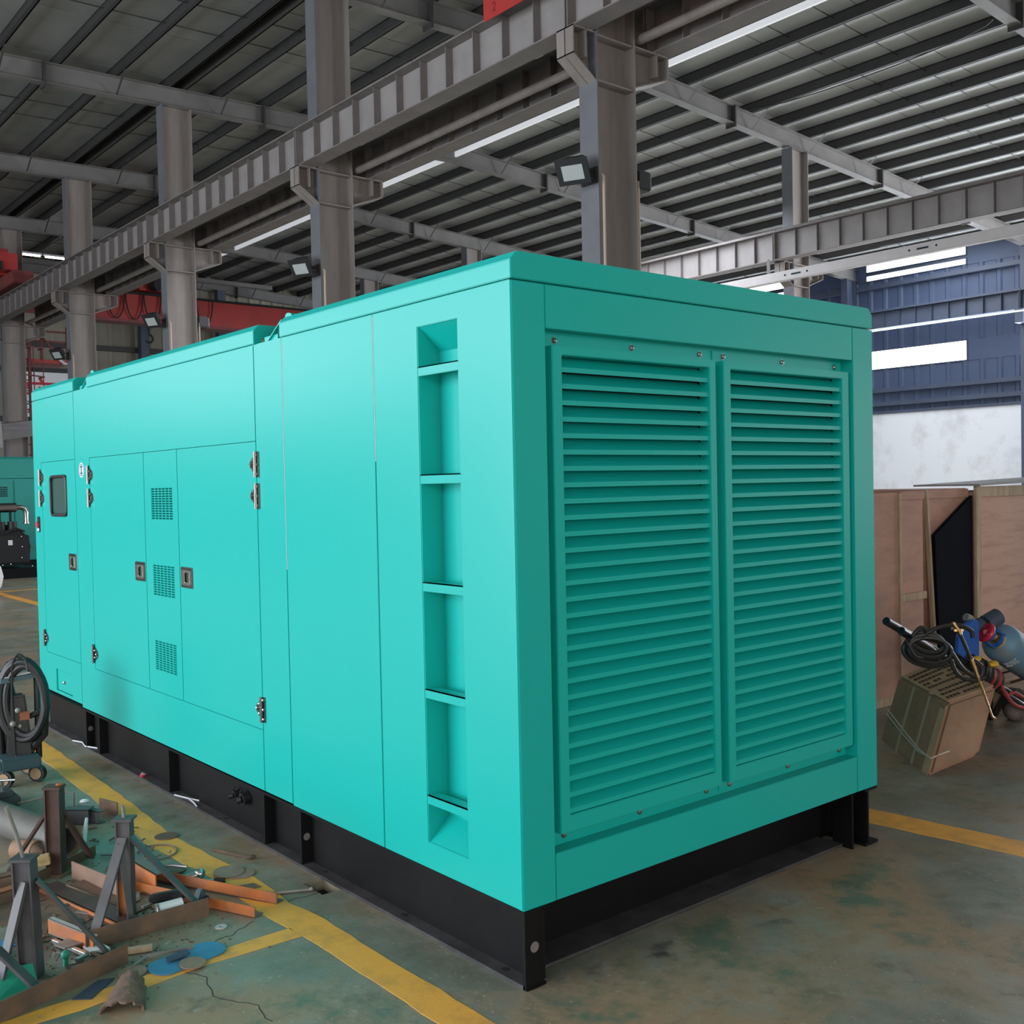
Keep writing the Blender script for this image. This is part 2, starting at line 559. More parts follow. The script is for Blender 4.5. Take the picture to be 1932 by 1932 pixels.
strip([(-0.17, 6.5), (-0.22, 4.4), (-0.28, 2.9), (-0.325, 2.3), (-0.27, 1.55), (-0.29, 1.18), (-0.27, 0.95), (-0.27, 0.2), (-0.26, -1.4)], 0.135)
strip([(-0.34, 0.92), (-0.7, 0.925), (-1.05, 0.90), (-2.6, 0.90)], 0.085)
strip([(2.37, 0.6), (2.41, 0.14), (2.47, -0.48), (2.58, -2.2)], 0.20)
strip([(2.45, 17.6), (2.42, 14.4), (2.38, 12.0)], 0.14)
strip([(-0.5, 17.2), (2.4, 16.9), (5.0, 16.8)], 0.14)
# cracks in the screed beside the trench
for pts in ([(-0.085, 1.25), (-0.17, 1.30), (-0.25, 1.27), (-0.32, 1.31)], [(-0.42, 1.12), (-0.52, 1.06), (-0.6, 1.05), (-0.72, 0.98)],
            [(-0.80, 0.92), (-0.74, 0.80), (-0.78, 0.66), (-0.70, 0.5), (-0.72, 0.35)], [(-0.085, 1.20), (-0.22, 1.21), (-0.35, 1.16)]):
    mb = MB()
    fine = []
    for (xa, ya), (xb, yb) in zip(pts[:-1], pts[1:]):
        fine += [(xa + (xb - xa) * i / 5 + random.uniform(-.007, .007), ya + (yb - ya) * i / 5 + random.uniform(-.007, .007), -0.0004) for i in range(5)]
    mb.tube(fine, 0.0017, 5)
    mb.build('floor_crack', DARK, floor)

# ---------------------------------------------------------------- ceiling: sheets, rafters, purlins, tie rods
ceiling = thing('ceiling', 'insulated gable roof with purlins and rafters', None, (0, 0, 9.5), kind='structure')
del ceiling['label']
PD = 0.235
sheet_w = (YB - YF) / 24
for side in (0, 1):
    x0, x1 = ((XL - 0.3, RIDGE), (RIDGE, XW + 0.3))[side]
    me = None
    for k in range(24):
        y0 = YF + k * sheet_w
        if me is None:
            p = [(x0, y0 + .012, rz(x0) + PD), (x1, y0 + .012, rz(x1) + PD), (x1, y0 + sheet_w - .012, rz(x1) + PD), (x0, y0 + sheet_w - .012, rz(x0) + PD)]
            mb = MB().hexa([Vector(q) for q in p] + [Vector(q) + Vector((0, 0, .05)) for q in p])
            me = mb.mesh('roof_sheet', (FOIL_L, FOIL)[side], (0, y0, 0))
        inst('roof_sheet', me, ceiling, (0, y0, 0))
for k in range(7):  # added glowing sheets under the right slope, out of view
    y0 = -6 + 6.0 * k
    MB().hexa([(25.4, y0 + .2, rz(25.4) + PD - .03), (28.4, y0 + .2, rz(28.4) + PD - .03), (28.4, y0 + 5.8, rz(28.4) + PD - .03), (25.4, y0 + 5.8, rz(25.4) + PD - .03),
               (25.4, y0 + .2, rz(25.4) + PD - .01), (28.4, y0 + .2, rz(28.4) + PD - .01), (28.4, y0 + 5.8, rz(28.4) + PD - .01), (25.4, y0 + 5.8, rz(25.4) + PD - .01)]).build('added_glow_sheet', GLOW, ceiling)
backing = MB()
for x0, x1 in ((XL - .3, RIDGE), (RIDGE, XW + .3)):
    p = [Vector((x0, YF, rz(x0) + PD + .05)), Vector((x1, YF, rz(x1) + PD + .05)), Vector((x1, YB + .3, rz(x1) + PD + .05)), Vector((x0, YB + .3, rz(x0) + PD + .05))]
    backing.hexa(p + [q + Vector((0, 0, .06)) for q in p])
backing.build('roof_deck', PURL, ceiling)


def purlin_mb(x, y0, y1):      # Z-profile purlin
    z = rz(x)
    mb = MB()
    mb.box(x - .012, x + .012, y0, y1, z, z + PD)
    mb.box(x - .07, x + .012, y0, y1, z, z + .014)
    mb.box(x - .012, x + .07, y0, y1, z + PD - .014, z + PD)
    return mb


xs = [-10.6 + 1.045 * i for i in range(40)]
for x in xs:
    if x < XW - .2 and abs(x - RIDGE) > .25:
        purlin_mb(x, YF + .05, YB - .05).build('purlin', PURL, ceiling)
purlin_mb(6.42, YF + .05, YB - .05).build('purlin', PURL, ceiling)
# white ridge strip, brightened by an added glow, one length per bay
for i in range(8):
    y0 = (-6.32 if i == 0 else 0) or COLY[i - 1]
    y1 = COLY[i] if i < 7 else YB
    if i == 0:
        y0, y1 = YF + .1, COLY[0]
    MB().box(RIDGE - .02, RIDGE + .03, y0 + .10, y1 - .10, rz(RIDGE) - .28, rz(RIDGE) - .16).build('ridge_glow_strip', GLOW, ceiling)
for Y in COLY + [YB - .2]:
    mb = MB()
    for x0, x1 in ((XL, RIDGE), (RIDGE, XW)):
        for (w, dz0, dz1) in ((.10, -.012, 0), (.006, -.36, -.01), (.10, -.375, -.36)):
            p = []
            for dz in (dz0, dz1):
                p += [Vector((x0, Y - w, rz(x0) + dz)), Vector((x1, Y - w, rz(x1) + dz)), Vector((x1, Y + w, rz(x1) + dz)), Vector((x0, Y + w, rz(x0) + dz))]
            mb.hexa(p)
    mb.build('rafter', RAFT, ceiling)
    mb = MB()
    for x in (3.75, 8.1, 15.95, 21.65, 26.0):
        mb.box(x - .02, x + .02, Y - .13, Y + .13, rz(x) - .45, rz(x) + .01)
    mb.build('splice_plates', PURL, ceiling)
    for x in (3.2, 5.3, 7.4, 14.85, 16.8, 18.9, 20.8, 22.8, 24.7):
        xx = min(xs, key=lambda q: abs(q - x))
        MB().bar((xx - .02, Y - .09, rz(xx) - .35), (xx, Y - .55, rz(xx) + .03), .035, .006).build('fly_brace', PURL, ceiling)
for i in range(-1, 7):
    y0 = COLY[i] if i >= 0 else YF
    for t in (.42, .58):
        y = y0 + 6.01 * t
        if y < YB:
            for xa, xb in ((XL, RIDGE), (RIDGE, XW)):
                MB().cyl((xa, y, rz(xa) + .15), (xb, y, rz(xb) + .15), .011, 5).build('tie_rod', PURL, ceiling)
# loose sag wire between rafters near the ridge
MB().tube(arc((16.2, 8.9, rz(16) - .02), (0, 1, 0), (0, 0, -1), 2.7, .22, 0, PI, 10), .012, 5).build('sag_wire', PURL, ceiling)

# ---------------------------------------------------------------- outer walls
def corrugated(x0, x1, z0, z1, pitch, depth):
    """profile along the first axis, returned as (u, d) pairs"""
    out = []
    u = x0
    while u < x1 - 1e-6:
        a = min(pitch, x1 - u)
        out += [(u, 0), (u + a * .62, 0), (u + a * .72, depth), (u + a * .90, depth)]
        u += a
    out.append((x1, 0))
    return out


wall_back = thing('wall_back', None, None, (9.2, YB, 0), kind='structure')
for k in range(7):
    xa = XL + 6.0 * k
    prof = corrugated(xa, xa + 6.0, 0, 1, .50, .045)
    mb = MB()
    zb, zt = 1.1, 9.9
    vs, fs = [], []
    for u, d in prof:
        vs += [(u, YB - d, zb), (u, YB - d, zt)]
    for i in range(len(prof) - 1):
        fs.append((2 * i, 2 * i + 2, 2 * i + 3, 2 * i + 1))
    mb.add(vs, fs)
    mb.build('cladding_sheet', CLAD_B, wall_back)
MB().box(XL, XW, YB + .05, YB + .25, 0, 10.6).build('wall_backing', CONC, wall_back)
for z in (4.25, 5.95, 6.85, 8.6):
    MB().box(XL, XW, YB - .20, YB - .05, z - .09, z + .09).build('girt', PURL, wall_back)
for x in (-5.8, .2, 12.2, 15.2, 24.2):
    MB().box(x - .15, x + .15, YB - .5, YB - .2, 0, 9.3).build('wall_post', BLUEG, wall_back)

wall_right = thing('wall_right', None, None, (XW, 12, 0), kind='structure')
for k in range(8):
    ya = YF + 6.05 * k
    prof = corrugated(ya, ya + 6.05, 0, 1, .55, .04)
    holes = []
    mb = MB()
    for zb, zt in ((3.78, 5.27), (5.93, 8.27), (8.86, 9.2)):
        vs, fs = [], []
        for u, d in prof:
            vs += [(XW - d, u, zb), (XW - d, u, zt)]
        for i in range(len(prof) - 1):
            fs.append((2 * i, 2 * i + 2, 2 * i + 3, 2 * i + 1))
        mb.add(vs, fs)
    # mullion part of the bay between windows
    for zb, zt in ((5.27, 5.93), (8.27, 8.86)):
        mb.box(XW - .02, XW + .05, ya, ya + 2.0, zb, zt)
        mb.box(XW - .02, XW + .05, ya + 5.55, ya + 6.05, zb, zt)
    mb.build('cladding_sheet', CLAD_R, wall_right)
MB().box(XW - .10, XW + .25, YF, YB, 0, 3.78).build('plaster_wall', PLASTER, wall_right, bevel=.02)
MB().box(XW - .16, XW + .02, YF, YB, 3.78, 3.86).build('wall_coping', BLUEG, wall_right)
for z in (4.55, 8.05, 4.1):
    MB().box(XW - .2, XW - .04, YF, YB, z - .07, z + .07).build('girt', BLUEG, wall_right)
MB().box(XW + .08, XW + .2, YF, YB, 3.78, 9.4).build('wall_backing', BLUEG, wall_right)
nwin = 0
for k in range(8):
    ya = YF + 6.05 * k
    for zb, zt in ((5.27, 5.93), (8.57, 8.86), (8.27, 8.49)):
        nwin += 1
        fr = MB().slab('x', XW - .05, XW + .04, (ya + 2.0, ya + 5.55), (zb, zt), [(ya + 2.04, ya + 5.51, zb + .03, zt - .03)]).build('window_%d' % nwin, BLUEG, kind='structure')
        MB().box(XW - .0, XW + .02, ya + 2.04, ya + 5.51, zb + .03, zt - .03).build('pane', PANE, fr)
MB().box(XW - .01, XW + .05, YF, YB, 8.49, 8.57).build('window_transom', BLUEG, wall_right)

wall_left = MB().slab('x', XL - .25, XL, (YF, YB), (0, 10.2),
                      [(-6.2 + 6 * i, -6.2 + 6 * i + 5.4, 4.1, 7.1) for i in (3, 4, 5, 6)] + [(.6, 11.2, 0, 4.1)]).build('wall_left', CONC, kind='structure')
wall_front = MB().slab('y', YF - .25, YF, (XL, XW), (0, 10.6), [(16, 28, 0, 5.1), (-8, 1, 0, 4.7)]).build('wall_front', CONC, kind='structure')

# ---------------------------------------------------------------- columns
def column(x, y, label, corbel_z=6.5, both=True, mcol=STEELC):
    t = thing('steel_column', label, 'column', (x, y, 0), kind='structure')
    top = rz(x) - .37
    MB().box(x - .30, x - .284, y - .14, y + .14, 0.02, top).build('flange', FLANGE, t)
    MB().box(x + .284, x + .30, y - .14, y + .14, 0.02, top).build('flange', mcol, t)
    MB().box(x - .284, x + .284, y - .008, y + .008, 0.02, top).build('web', mcol, t)
    MB().box(x - .42, x + .42, y - .24, y + .24, 0, .025).build('base_plate', mcol, t)
    # corbel towards -x: sloping underside; towards +x: nearly level underside
    w = .13
    for sgn, L, z_end, z_in in ((-1, .63, 6.20, 5.98), (1, .86, 6.24, 6.03)):
        if sgn > 0 and not both:
            continue
        xa, xb = x + sgn * .30, x + sgn * L
        mb = MB()
        zt = corbel_z
        xm = x + sgn * (L - .07)
        mb.prism([(xa, y - .006, zt), (xb, y - .006, zt), (xb, y - .006, z_end), (xa, y - .006, z_in)], (0, .012, 0))
        mb.prism([(xa, y - w, zt - .014), (xb, y - w, zt - .014), (xb, y - w, zt), (xa, y - w, zt)], (0, 2 * w, 0))
        mb.prism([(xa, y - w, z_in), (xb, y - w, z_end), (xb, y - w, z_end + .014), (xa, y - w, z_in + .014)], (0, 2 * w, 0))
        mb.box(min(xb, xb - sgn * .012), max(xb, xb - sgn * .012), y - w, y + w, z_end, zt)
        xs_ = x + sgn * (L - .19)
        mb.box(xs_ - .006, xs_ + .006, y - w, y + w, z_end, zt)
        mb.build('corbel', mcol, t)
    mb = MB()
    mb.box(x - .284, x + .284, y - .13, y + .13, 5.985, 6.0)
    mb.box(x - .284, x + .284, y - .13, y + .13, corbel_z - .03, corbel_z - .015)
    mb.build('diaphragm_plate', mcol, t)
    return t


ordinal = ['out of view behind the camera', 'just outside the top right of the view', 'nearest tall grey column right behind the big generator, floodlight on its near side',
           'second grey column, its foot hidden by the middle of the generator roof', 'third grey column, in front of the red bridge crane',
           'fourth grey column, beside the far roof corner of the generator', 'fifth grey column, beside the red ladder']
for i, y in enumerate(COLY):
    column(XC, y, 'crane row steel column with corbels, ' + ordinal[i] if i < 2 else ordinal[i])
ordr = ['far row column out of view', 'far row column beyond the edge of view', 'far row column beyond the right edge of view', 'far row column standing highest over the right-hand crane girder',
        'far row column hidden behind the floodlit column', 'far row column just above the generator roof corner', 'farthest far row column, top only above the generator roof']
for i, y in enumerate(COLY):
    column(XR, y, ordr[i])
for i, y in enumerate(COLY):
    t = thing('wall_column', 'blue grey H column against the right wall, ' + ['behind the camera', 'beyond the right edge', 'just beyond the right edge of view', 'right of the wide bright window', 'left of the bright window strips', 'hidden by the generator roof', 'farthest, by the back wall'][i], 'column', (XW - .5, y, 0), kind='structure')
    x = XW - .5
    MB().box(x - .25, x - .23, y - .12, y + .12, .02, rz(x) - .37).build('flange', BLUEG, t)
    MB().box(x + .23, x + .25, y - .12, y + .12, .02, rz(x) - .37).build('flange', BLUEG, t)
    MB().box(x - .23, x + .23, y - .008, y + .008, .02, rz(x) - .37).build('web', BLUEG, t)
    MB().box(x - .60, x - .25, y - .12, y + .12, 6.1, 6.5).build('corbel', BLUEG, t)

# ---------------------------------------------------------------- crane runway girders
def girder(x, y0, y1, label, group, z0=6.50, h=.55, fw_=.135, nst=10, mw=GIRD, mf=GIRDD, rail=True, stw=.115):
    t = thing('crane_girder', label, 'girder', (x, (y0 + y1) / 2, z0), group, kind='structure')
    MB().box(x - .006, x + .006, y0 + .01, y1 - .01, z0 + .016, z0 + h - .018).build('web', mw, t)
    MB().box(x - fw_, x + fw_, y0 + .01, y1 - .01, z0, z0 + .016).build('bottom_flange', mf, t)
    MB().box(x - fw_ - .03, x + fw_ + .03, y0 + .01, y1 - .01, z0 + h - .018, z0 + h).build('top_flange', mf, t)
    if rail:
        MB().box(x - .035, x + .035, y0 + .01, y1 - .01, z0 + h, z0 + h + .07).build('rail', mf, t)
    me = MB().box(-stw, -.006, -.005, .005, 0.016, h - .02).box(.006, stw, -.005, .005, 0.016, h - .02).mesh('stiffener', mf)
    for k in range(nst):
        inst('stiffener', me, t, (x, y0 + (y1 - y0) * (k + 1) / (nst + 1), z0))
    me = MB().box(-.13, .13, -.008, .008, 0.0, h - .005).mesh('end_plate', mf)
    for yy in (y0 + .02, y1 - .02):
        inst('end_plate', me, t, (x, yy, z0))
    return t


nm = ['first', 'second', 'third', 'fourth', 'fifth', 'sixth']
where = ['over the camera', 'from the top right edge to the nearest column', 'between the nearest column and the second column', 'between the second and third columns',
         'between the third and fourth columns', 'between the fourth and fifth columns']
for i in range(6):
    girder(5.72, COLY[i], COLY[i + 1], 'grey ribbed crane runway girder on the near corbels ' + where[i], 'near runway girders')
    girder(6.95, COLY[i], COLY[i + 1], 'dark crane runway girder on the far corbels ' + where[i], 'inner runway girders', mw=GIRDD)
    girder(17.48, COLY[i], COLY[i + 1], 'far bay runway girder under the right roof, ' + ['over the aisle behind the camera', 'just beyond the right edge of view', 'running in from the right edge', 'just right of the nearest column', 'stretch hidden behind the nearest column', 'farthest stretch toward the back wall'][i], 'far bay runway girders', h=.62, stw=.09, mw=GIRD)
    girder(29.25, COLY[i], COLY[i + 1], 'slate blue runway girder on the right wall, ' + ['behind the camera', 'beyond the right edge', 'at the right edge of view', 'above the wide bright window', 'behind the generator roof corner', 'farthest stretch by the back wall'][i], 'wall runway girders', mw=BLUEG, mf=BLUEG)
    t = tag(MB().tube([(6.62, COLY[i] + .15, 6.60), (6.62, COLY[i + 1] - .05, 6.60)], .055, 12).build('pipe', STEELC, smooth=True),
            'round grey pipe along the crane girders ' + where[i], 'pipe', 'pipes between the runway girders')
# pale conductor trunking below the far bay girder
t = thing('conductor_rail', 'pale grey conductor trunking hanging under the far bay runway girder', 'trunking', (17.18, 10, 5.96))
MB().box(17.10, 17.24, -6, 36, 5.96, 6.17).build('trunking', TRUNK, t, bevel=.01)
for y in (10.95, 8.05, 14.0, 4.9, 17.2):
    MB().box(17.094, 17.101, y - .12, y + .12, 6.05, 6.085).build('marking_plate', DARK, t)
    for s in (-.28, .28):
        MB().sphere((17.10, y + s, 6.07), .022, 8).build('bolt', DARK, t)
for y in COLY:
    MB().box(17.15, 17.19, y - .03, y + .03, 6.17, 6.5).build('hanger', GIRDD, t)
t = tag(MB().tube([(29.0, -6, 6.42), (29.0, 36, 6.42)], .025, 8).build('conduit_pipe', WHITE, smooth=True), 'thin white conduit running under the right wall girder', 'pipe')

# ---------------------------------------------------------------- floodlights and conduits on the columns
def flood(y, label):
    t = thing('floodlight', label, 'lamp', (5.88, y, 4.95), 'floodlights on the near columns')
    d = Vector((-.75, -.35, -.55)).normalized()         # facing
    s = Vector((d.y, -d.x, 0)).normalized()
    n = s.cross(d).normalized()
    c = Vector((5.64, y - .03, 5.0))

    def quad(u0, u1, w0, w1, dd):
        return [c + s * u0 + n * w0 + d * dd, c + s * u1 + n * w0 + d * dd, c + s * u1 + n * w1 + d * dd, c + s * u0 + n * w1 + d * dd]
    MB().hexa(quad(-.17, .17, -.13, .13, 0) + quad(-.19, .19, -.145, .145, .045)).build('housing', RUBBER, t, bevel=.006)
    MB().hexa(quad(-.12, .12, -.09, .07, .045) + quad(-.12, .12, -.09, .07, .05)).build('lens', LAMPGLASS, t)
    MB().hexa(quad(-.11, .11, -.05, .12, -.11) + quad(-.14, .14, -.09, .13, 0)).build('ballast_box', RUBBER, t, bevel=.01)
    mb = MB()
    mb.bar(c + s * .17, Vector((5.89, y - .10, 4.93)), .03, .01)
    mb.bar(c - s * .17, Vector((5.89, y + .06, 5.02)), .03, .01)
    mb.box(5.87, 5.90, y - .13, y + .10, 4.89, 5.06)
    mb.build('bracket', RUBBER, t)
    t2 = tag(MB().tube([(5.93, y - .155, 4.98), (5.95, y - .165, 4.96), (5.95, y - .165, 1.2)], .016, 8).build('conduit_pipe', CREAM, smooth=True),
             'cream conduit dropping from ' + label.split(',')[0], 'pipe', 'conduits on the columns')
    return t


flood(5.70, 'floodlight on the nearest column, black with a square lens')
flood(11.71, 'floodlight on the second column, small and black above the generator roof')
flood(17.72, 'floodlight on the third column, black against the red crane')
flood(23.73, 'floodlight on the fourth column, beside the red ladder')
for k, (y, l) in enumerate(((5.70, 'nearest'), (17.72, 'third'))):
    x = 6.56
    tag(MB().tube([(x, y - .10, 5.02), (x, y - .10, 1.2)], .014, 8).build('conduit_pipe', CREAM, smooth=True), 'cream conduit clipped behind the far edge of the %s column' % l, 'pipe', 'conduits on the columns')
    tb = thing('floodlight', 'floodlight on the back of the %s column' % l, 'lamp', (x + .12, y, 4.95), 'floodlights on the near columns')
    MB().box(x - .02, x + .2, y - .12, y + .12, 4.93, 5.15).build('housing', RUBBER, tb, bevel=.02)
    MB().box(x + .2, x + .21, y - .1, y + .1, 4.95, 5.12).build('lens', LAMPGLASS, tb)

# ================================================================== the big teal generator canopy
gen = thing('generator_set', 'huge shiny teal generator canopy on a black skid, filling the middle of the hall', 'generator', (1.05, 2.68, 0))
W_, L_, ZB, ZS = 2.10, 5.353, 0.264, 2.310
G = .0025


def lpanel(name, y0, y1, z0, z1, holes=(), d=0.0, bev=.002):
    return MB().slab('x', d, d + .028, (y0 + G, y1 - G), (z0 + G, z1 - G), list(holes)).build(name, TEAL, gen, bevel=bev)


ZD0, ZD1 = .547, 1.874
p_far = lpanel('side_panel', 4.425, L_, ZB + .02, ZS, [(4.425, 5.165, ZD0, ZD1), (4.62, 4.965, .305, .452)])
p_mid = lpanel('side_panel', 1.836, 4.425, ZB, ZS, [(1.836, 4.146, ZD0, ZD1)])
lpanel('side_panel', 1.566, 1.836, ZB, ZS)
lpanel('side_panel', .826, 1.566, ZB - .006, ZS)
LAD = (.289, .531, .358, 2.223)
lad_panel = lpanel('side_panel', 0.0, .826, ZB - .006, ZS, [LAD])
doorA = lpanel('door', 4.425, 5.165, ZD0, ZD1, [(4.615, 4.965, 1.505, 1.773)])
doorB = lpanel('door', 3.231, 4.146, ZD0, ZD1)
ventp = lpanel('vent_panel', 2.757, 3.231, ZD0, ZD1, [(2.83, 3.13, z0 + .003, z1 - .003) for z0, z1 in ((1.497, 1.676), (1.08, 1.256), (.668, .838))])
doorC = lpanel('door', 1.836, 2.757, ZD0, ZD1)
# structural core behind the skins
MB().box(.032, W_ - .02, .84, L_ - .03, ZB, ZS - .012).build('inner_shell', TEAL_OLD, gen)
MB().box(.115, W_ - .02, .10, .84, ZB, ZS - .012).build('inner_shell', TEAL_OLD, gen)
MB().box(W_ - .02, W_, .03, L_, ZB, ZS).build('side_panel', TEAL, gen)
MB().box(.02, W_ - .02, L_ - .03, L_, ZB, ZS).build('end_panel', TEAL, gen)
# ladder recess: sloping top and bottom, side walls, back, five rungs
y0, y1, z0, z1 = LAD
MB().hexa([(.0955, y0, z0 + .07), (.0955, y1, z0 + .07), (.11, y1, z0 + .07), (.11, y0, z0 + .07), (.0955, y0, z1 - .07), (.0955, y1, z1 - .07), (.11, y1, z1 - .07), (.11, y0, z1 - .07)]).build('ladder_back', TEAL, lad_panel)
mb = MB()
mb.prism([(.006, y0, z1), (.0955, y0, z1 - .082), (.10, y0, z1 - .078), (.012, y0, z1 + .006)], (0, y1 - y0, 0))
mb.prism([(.006, y0, z0), (.0955, y0, z0 + .082), (.10, y0, z0 + .078), (.012, y0, z0 - .006)], (0, y1 - y0, 0))
mb.box(.002, .10, y1 - .0025, y1 + .006, z0, z1)
mb.box(.002, .10, y0 - .006, y0 + .0025, z0, z1)
mb.build('ladder_recess', TEAL, lad_panel)
for z in (2.081, 1.694, 1.306, .918, .531):
    mb = MB()
    mb.box(.001, .007, y0 - .002, y1 + .002, z - .034, z)
    mb.box(.001, .05, y0 - .002, y1 + .002, z - .006, z)
    mb.build('rung', TEAL, lad_panel, bevel=.0015)


for y, za, zb in ((1.566, 1.30, 2.303), (.826, 1.75, 2.303)):
    MB().box(-.0006, .003, y - .0009, y + .0009, za, zb).build('seam_filler', LABELW, gen)

# vents: plate of slots with little louvre lips over a dark box
for z0, z1 in ((1.497, 1.676), (1.08, 1.256), (.668, .838)):
    hs = []
    ny, nz = 6, 13
    py, pz = .300 / ny, (z1 - z0 - .006) / nz
    for i in range(ny):
        for j in range(nz):
            a = 2.83 + py * i
            b = z0 + .003 + pz * j
            hs.append((a + .004, a + py - .004, b + .0028, b + pz - .0018))
    mb = MB().slab('x', .0005, .006, (2.83, 3.13), (z0 + .003, z1 - .003), hs)
    for h in hs:
        mb.prism([(.006, h[0], h[2]), (.006, h[1], h[2]), (.018, h[1], h[2] + .0055), (.018, h[0], h[2] + .0055)], (.0008, 0, -.0008))
    mb.build('vent_grille', TEAL, ventp)
    MB().box(.024, .028, 2.825, 3.135, z0, z1).build('vent_backing', DARK, ventp)


def hinge_mesh(sg):
    mb = MB()
    mb.cyl((-.010, 0, -.058), (-.010, 0, .058), .0085, 10)
    mb.prism([(-.004, 0, -.045), (-.004, sg * .045, -.028), (-.004, sg * .066, -.008), (-.004, sg * .066, .008), (-.004, sg * .045, .028), (-.004, 0, .045)], (.004, 0, 0))
    mb.box(-.005, 0, min(0, -sg * .022), max(0, -sg * .022), -.058, .058)
    nf = len(mb.f)
    for (a, b) in ((.052, 0), (.028, .022), (.028, -.022), (-.012, .044), (-.012, -.044), (-.012, 0)):
        mb.sphere((-.006, sg * a, b), .0085, 8)
    me = mb.mesh('hinge', CHROME, smooth=True)
    me.materials.append(DARKCHROME)
    for p in me.polygons:
        if p.index < nf:
            p.material_index = 1
    return me


hl, hr = hinge_mesh(-1), hinge_mesh(1)
for par, me, y in ((doorA, hl, 5.185), (doorB, hl, 4.152), (doorC, hr, 1.828)):
    for z in (1.767, 1.623, .645):
        inst('hinge', me, par, (-.001, y, z))
for par, y, flip in ((doorA, 4.52, 1), (doorB, 3.316, 1), (doorC, 2.658, -1)):
    z = 1.205
    fr = MB().slab('x', -.008, 0, (y - .070, y + .070), (z - .054, z + .054), [(y - .052, y + .052, z - .038, z + .038)]).build('latch', DARKCHROME, par, bevel=.003)
    MB().box(-.001, .002, y - .054, y + .054, z - .04, z + .04).build('latch_well', DARK, fr)
    a, b = (y - .006, y + .048) if flip > 0 else (y - .016, y + .048)
    mb = MB().slab('x', -.013, -.004, (y - .052, y + .052), (z - .038, z + .038), [(y - .034, y + .018, z - .024, z + .026)])
    mb.build('paddle', CHROME, fr, bevel=.003)
# control window
wf = MB()
ya, yb, za, zb = 4.615, 4.965, 1.505, 1.773


def rrect(ya, yb, za, zb, r, x, n=5):
    out = []
    for (cy, cz, t0) in ((yb - r, zb - r, 0), (ya + r, zb - r, PI / 2), (ya + r, za + r, PI), (yb - r, za + r, 1.5 * PI)):
        for i in range(n + 1):
            t = t0 + PI / 2 * i / n
            out.append((x, cy + r * math.cos(t), cz + r * math.sin(t)))
    return out


wf.tube(rrect(ya + .004, yb - .004, za + .004, zb - .004, .035, .0), .011, 8, closed=True)
wfo = wf.build('window_gasket', RUBBER, doorA, smooth=True)
MB().box(.008, .012, ya, yb, za, zb).build('window_glass', GLASSD, wfo)
# door label disc
dk = MB().cyl((-.002, 4.297, 1.80), (.001, 4.297, 1.80), .048, 28).build('lifting_sticker', LABELW, p_mid)
mb = MB()
mb.ring((-.0028, 4.297, 1.80), (-.002, 4.297, 1.80), .039, .034, 28)
mb.box(-.0028, -.002, 4.289, 4.305, 1.776, 1.822)
mb.box(-.0028, -.002, 4.279, 4.315, 1.818, 1.826)
mb.prism([(-.0028, 4.276, 1.786), (-.0028, 4.285, 1.776), (-.0028, 4.297, 1.772), (-.0028, 4.309, 1.776), (-.0028, 4.318, 1.786), (-.0028, 4.306, 1.782), (-.0028, 4.288, 1.782)], (.0008, 0, 0))
mb.build('sticker_print', NAVY, dk)
# emergency stop
es = MB().box(-.006, .002, 5.232, 5.290, 1.385, 1.495).build('stop_plate', RUBBER, p_far, bevel=.004)
MB().cyl((-.006, 5.261, 1.437), (-.016, 5.261, 1.437), .024, 14).build('stop_button', REDP, es, smooth=True)
MB().box(-.008, -.005, 5.243, 5.279, 1.392, 1.413).build('stop_label', LABELW, es)
# cable hatch
ht = MB().box(.008, .02, 4.623, 4.962, .308, .449).build('hatch', TEAL, p_far, bevel=.002)
MB().sphere((.003, 4.80, .375), .012, 8).cyl((.008, 4.80, .375), (-.006, 4.80, .375), .006, 8).build('hatch_lock', CHROME, ht, smooth=True)

# roof: three raised sections with bolted gaps between
def roof_sec(y0, y1):
    prof = [(0, ZS + .005), (0, 2.374), (.028, 2.404), (W_ - .028, 2.404), (W_, 2.374), (W_, ZS + .005)]
    return MB().prism([(x, y0, z) for x, z in prof], (0, y1 - y0, 0)).build('roof_section', TEAL, gen, bevel=.0025)


roof_sec(4.425, L_)
rb = roof_sec(1.832, 4.163)
rc = roof_sec(-.001, 1.583)
MB().box(.012, W_ - .012, .02, L_ - .02, ZS - .012, ZS + .004).build('roof_tray', TEAL, gen)
for ya, yb, r in ((1.583, 1.832, None), (4.163, 4.425, None)):
    mb = MB()
    mb.box(.03, W_ - .03, ya + .07, yb - .05, ZS, ZS + .03)
    mb.prism([(.02, yb - .09, ZS), (.02, yb - .08, ZS), (.02, ya + .02, ZS + .085), (.02, ya + .01, ZS + .085)], (.012, 0, 0))
    gt = mb.build('roof_gutter', TEAL, gen)
    mb = MB()
    mb.sphere((.05, yb - .006, ZS + .022), .012, 8)
    mb.sphere((.055, ya + .09, ZS + .036), .011, 8)
    mb.build('gutter_bolt', BRASS, gt, smooth=True)
for y in (1.583, 4.163):
    MB().prism([(.03, y - .07, 2.40), (.03, y, 2.40), (.03, y - .006, 2.414), (.03, y - .02, 2.420), (.03, y - .05, 2.416)], (.5, 0, 0)).build('roof_flap', TEAL, gen)

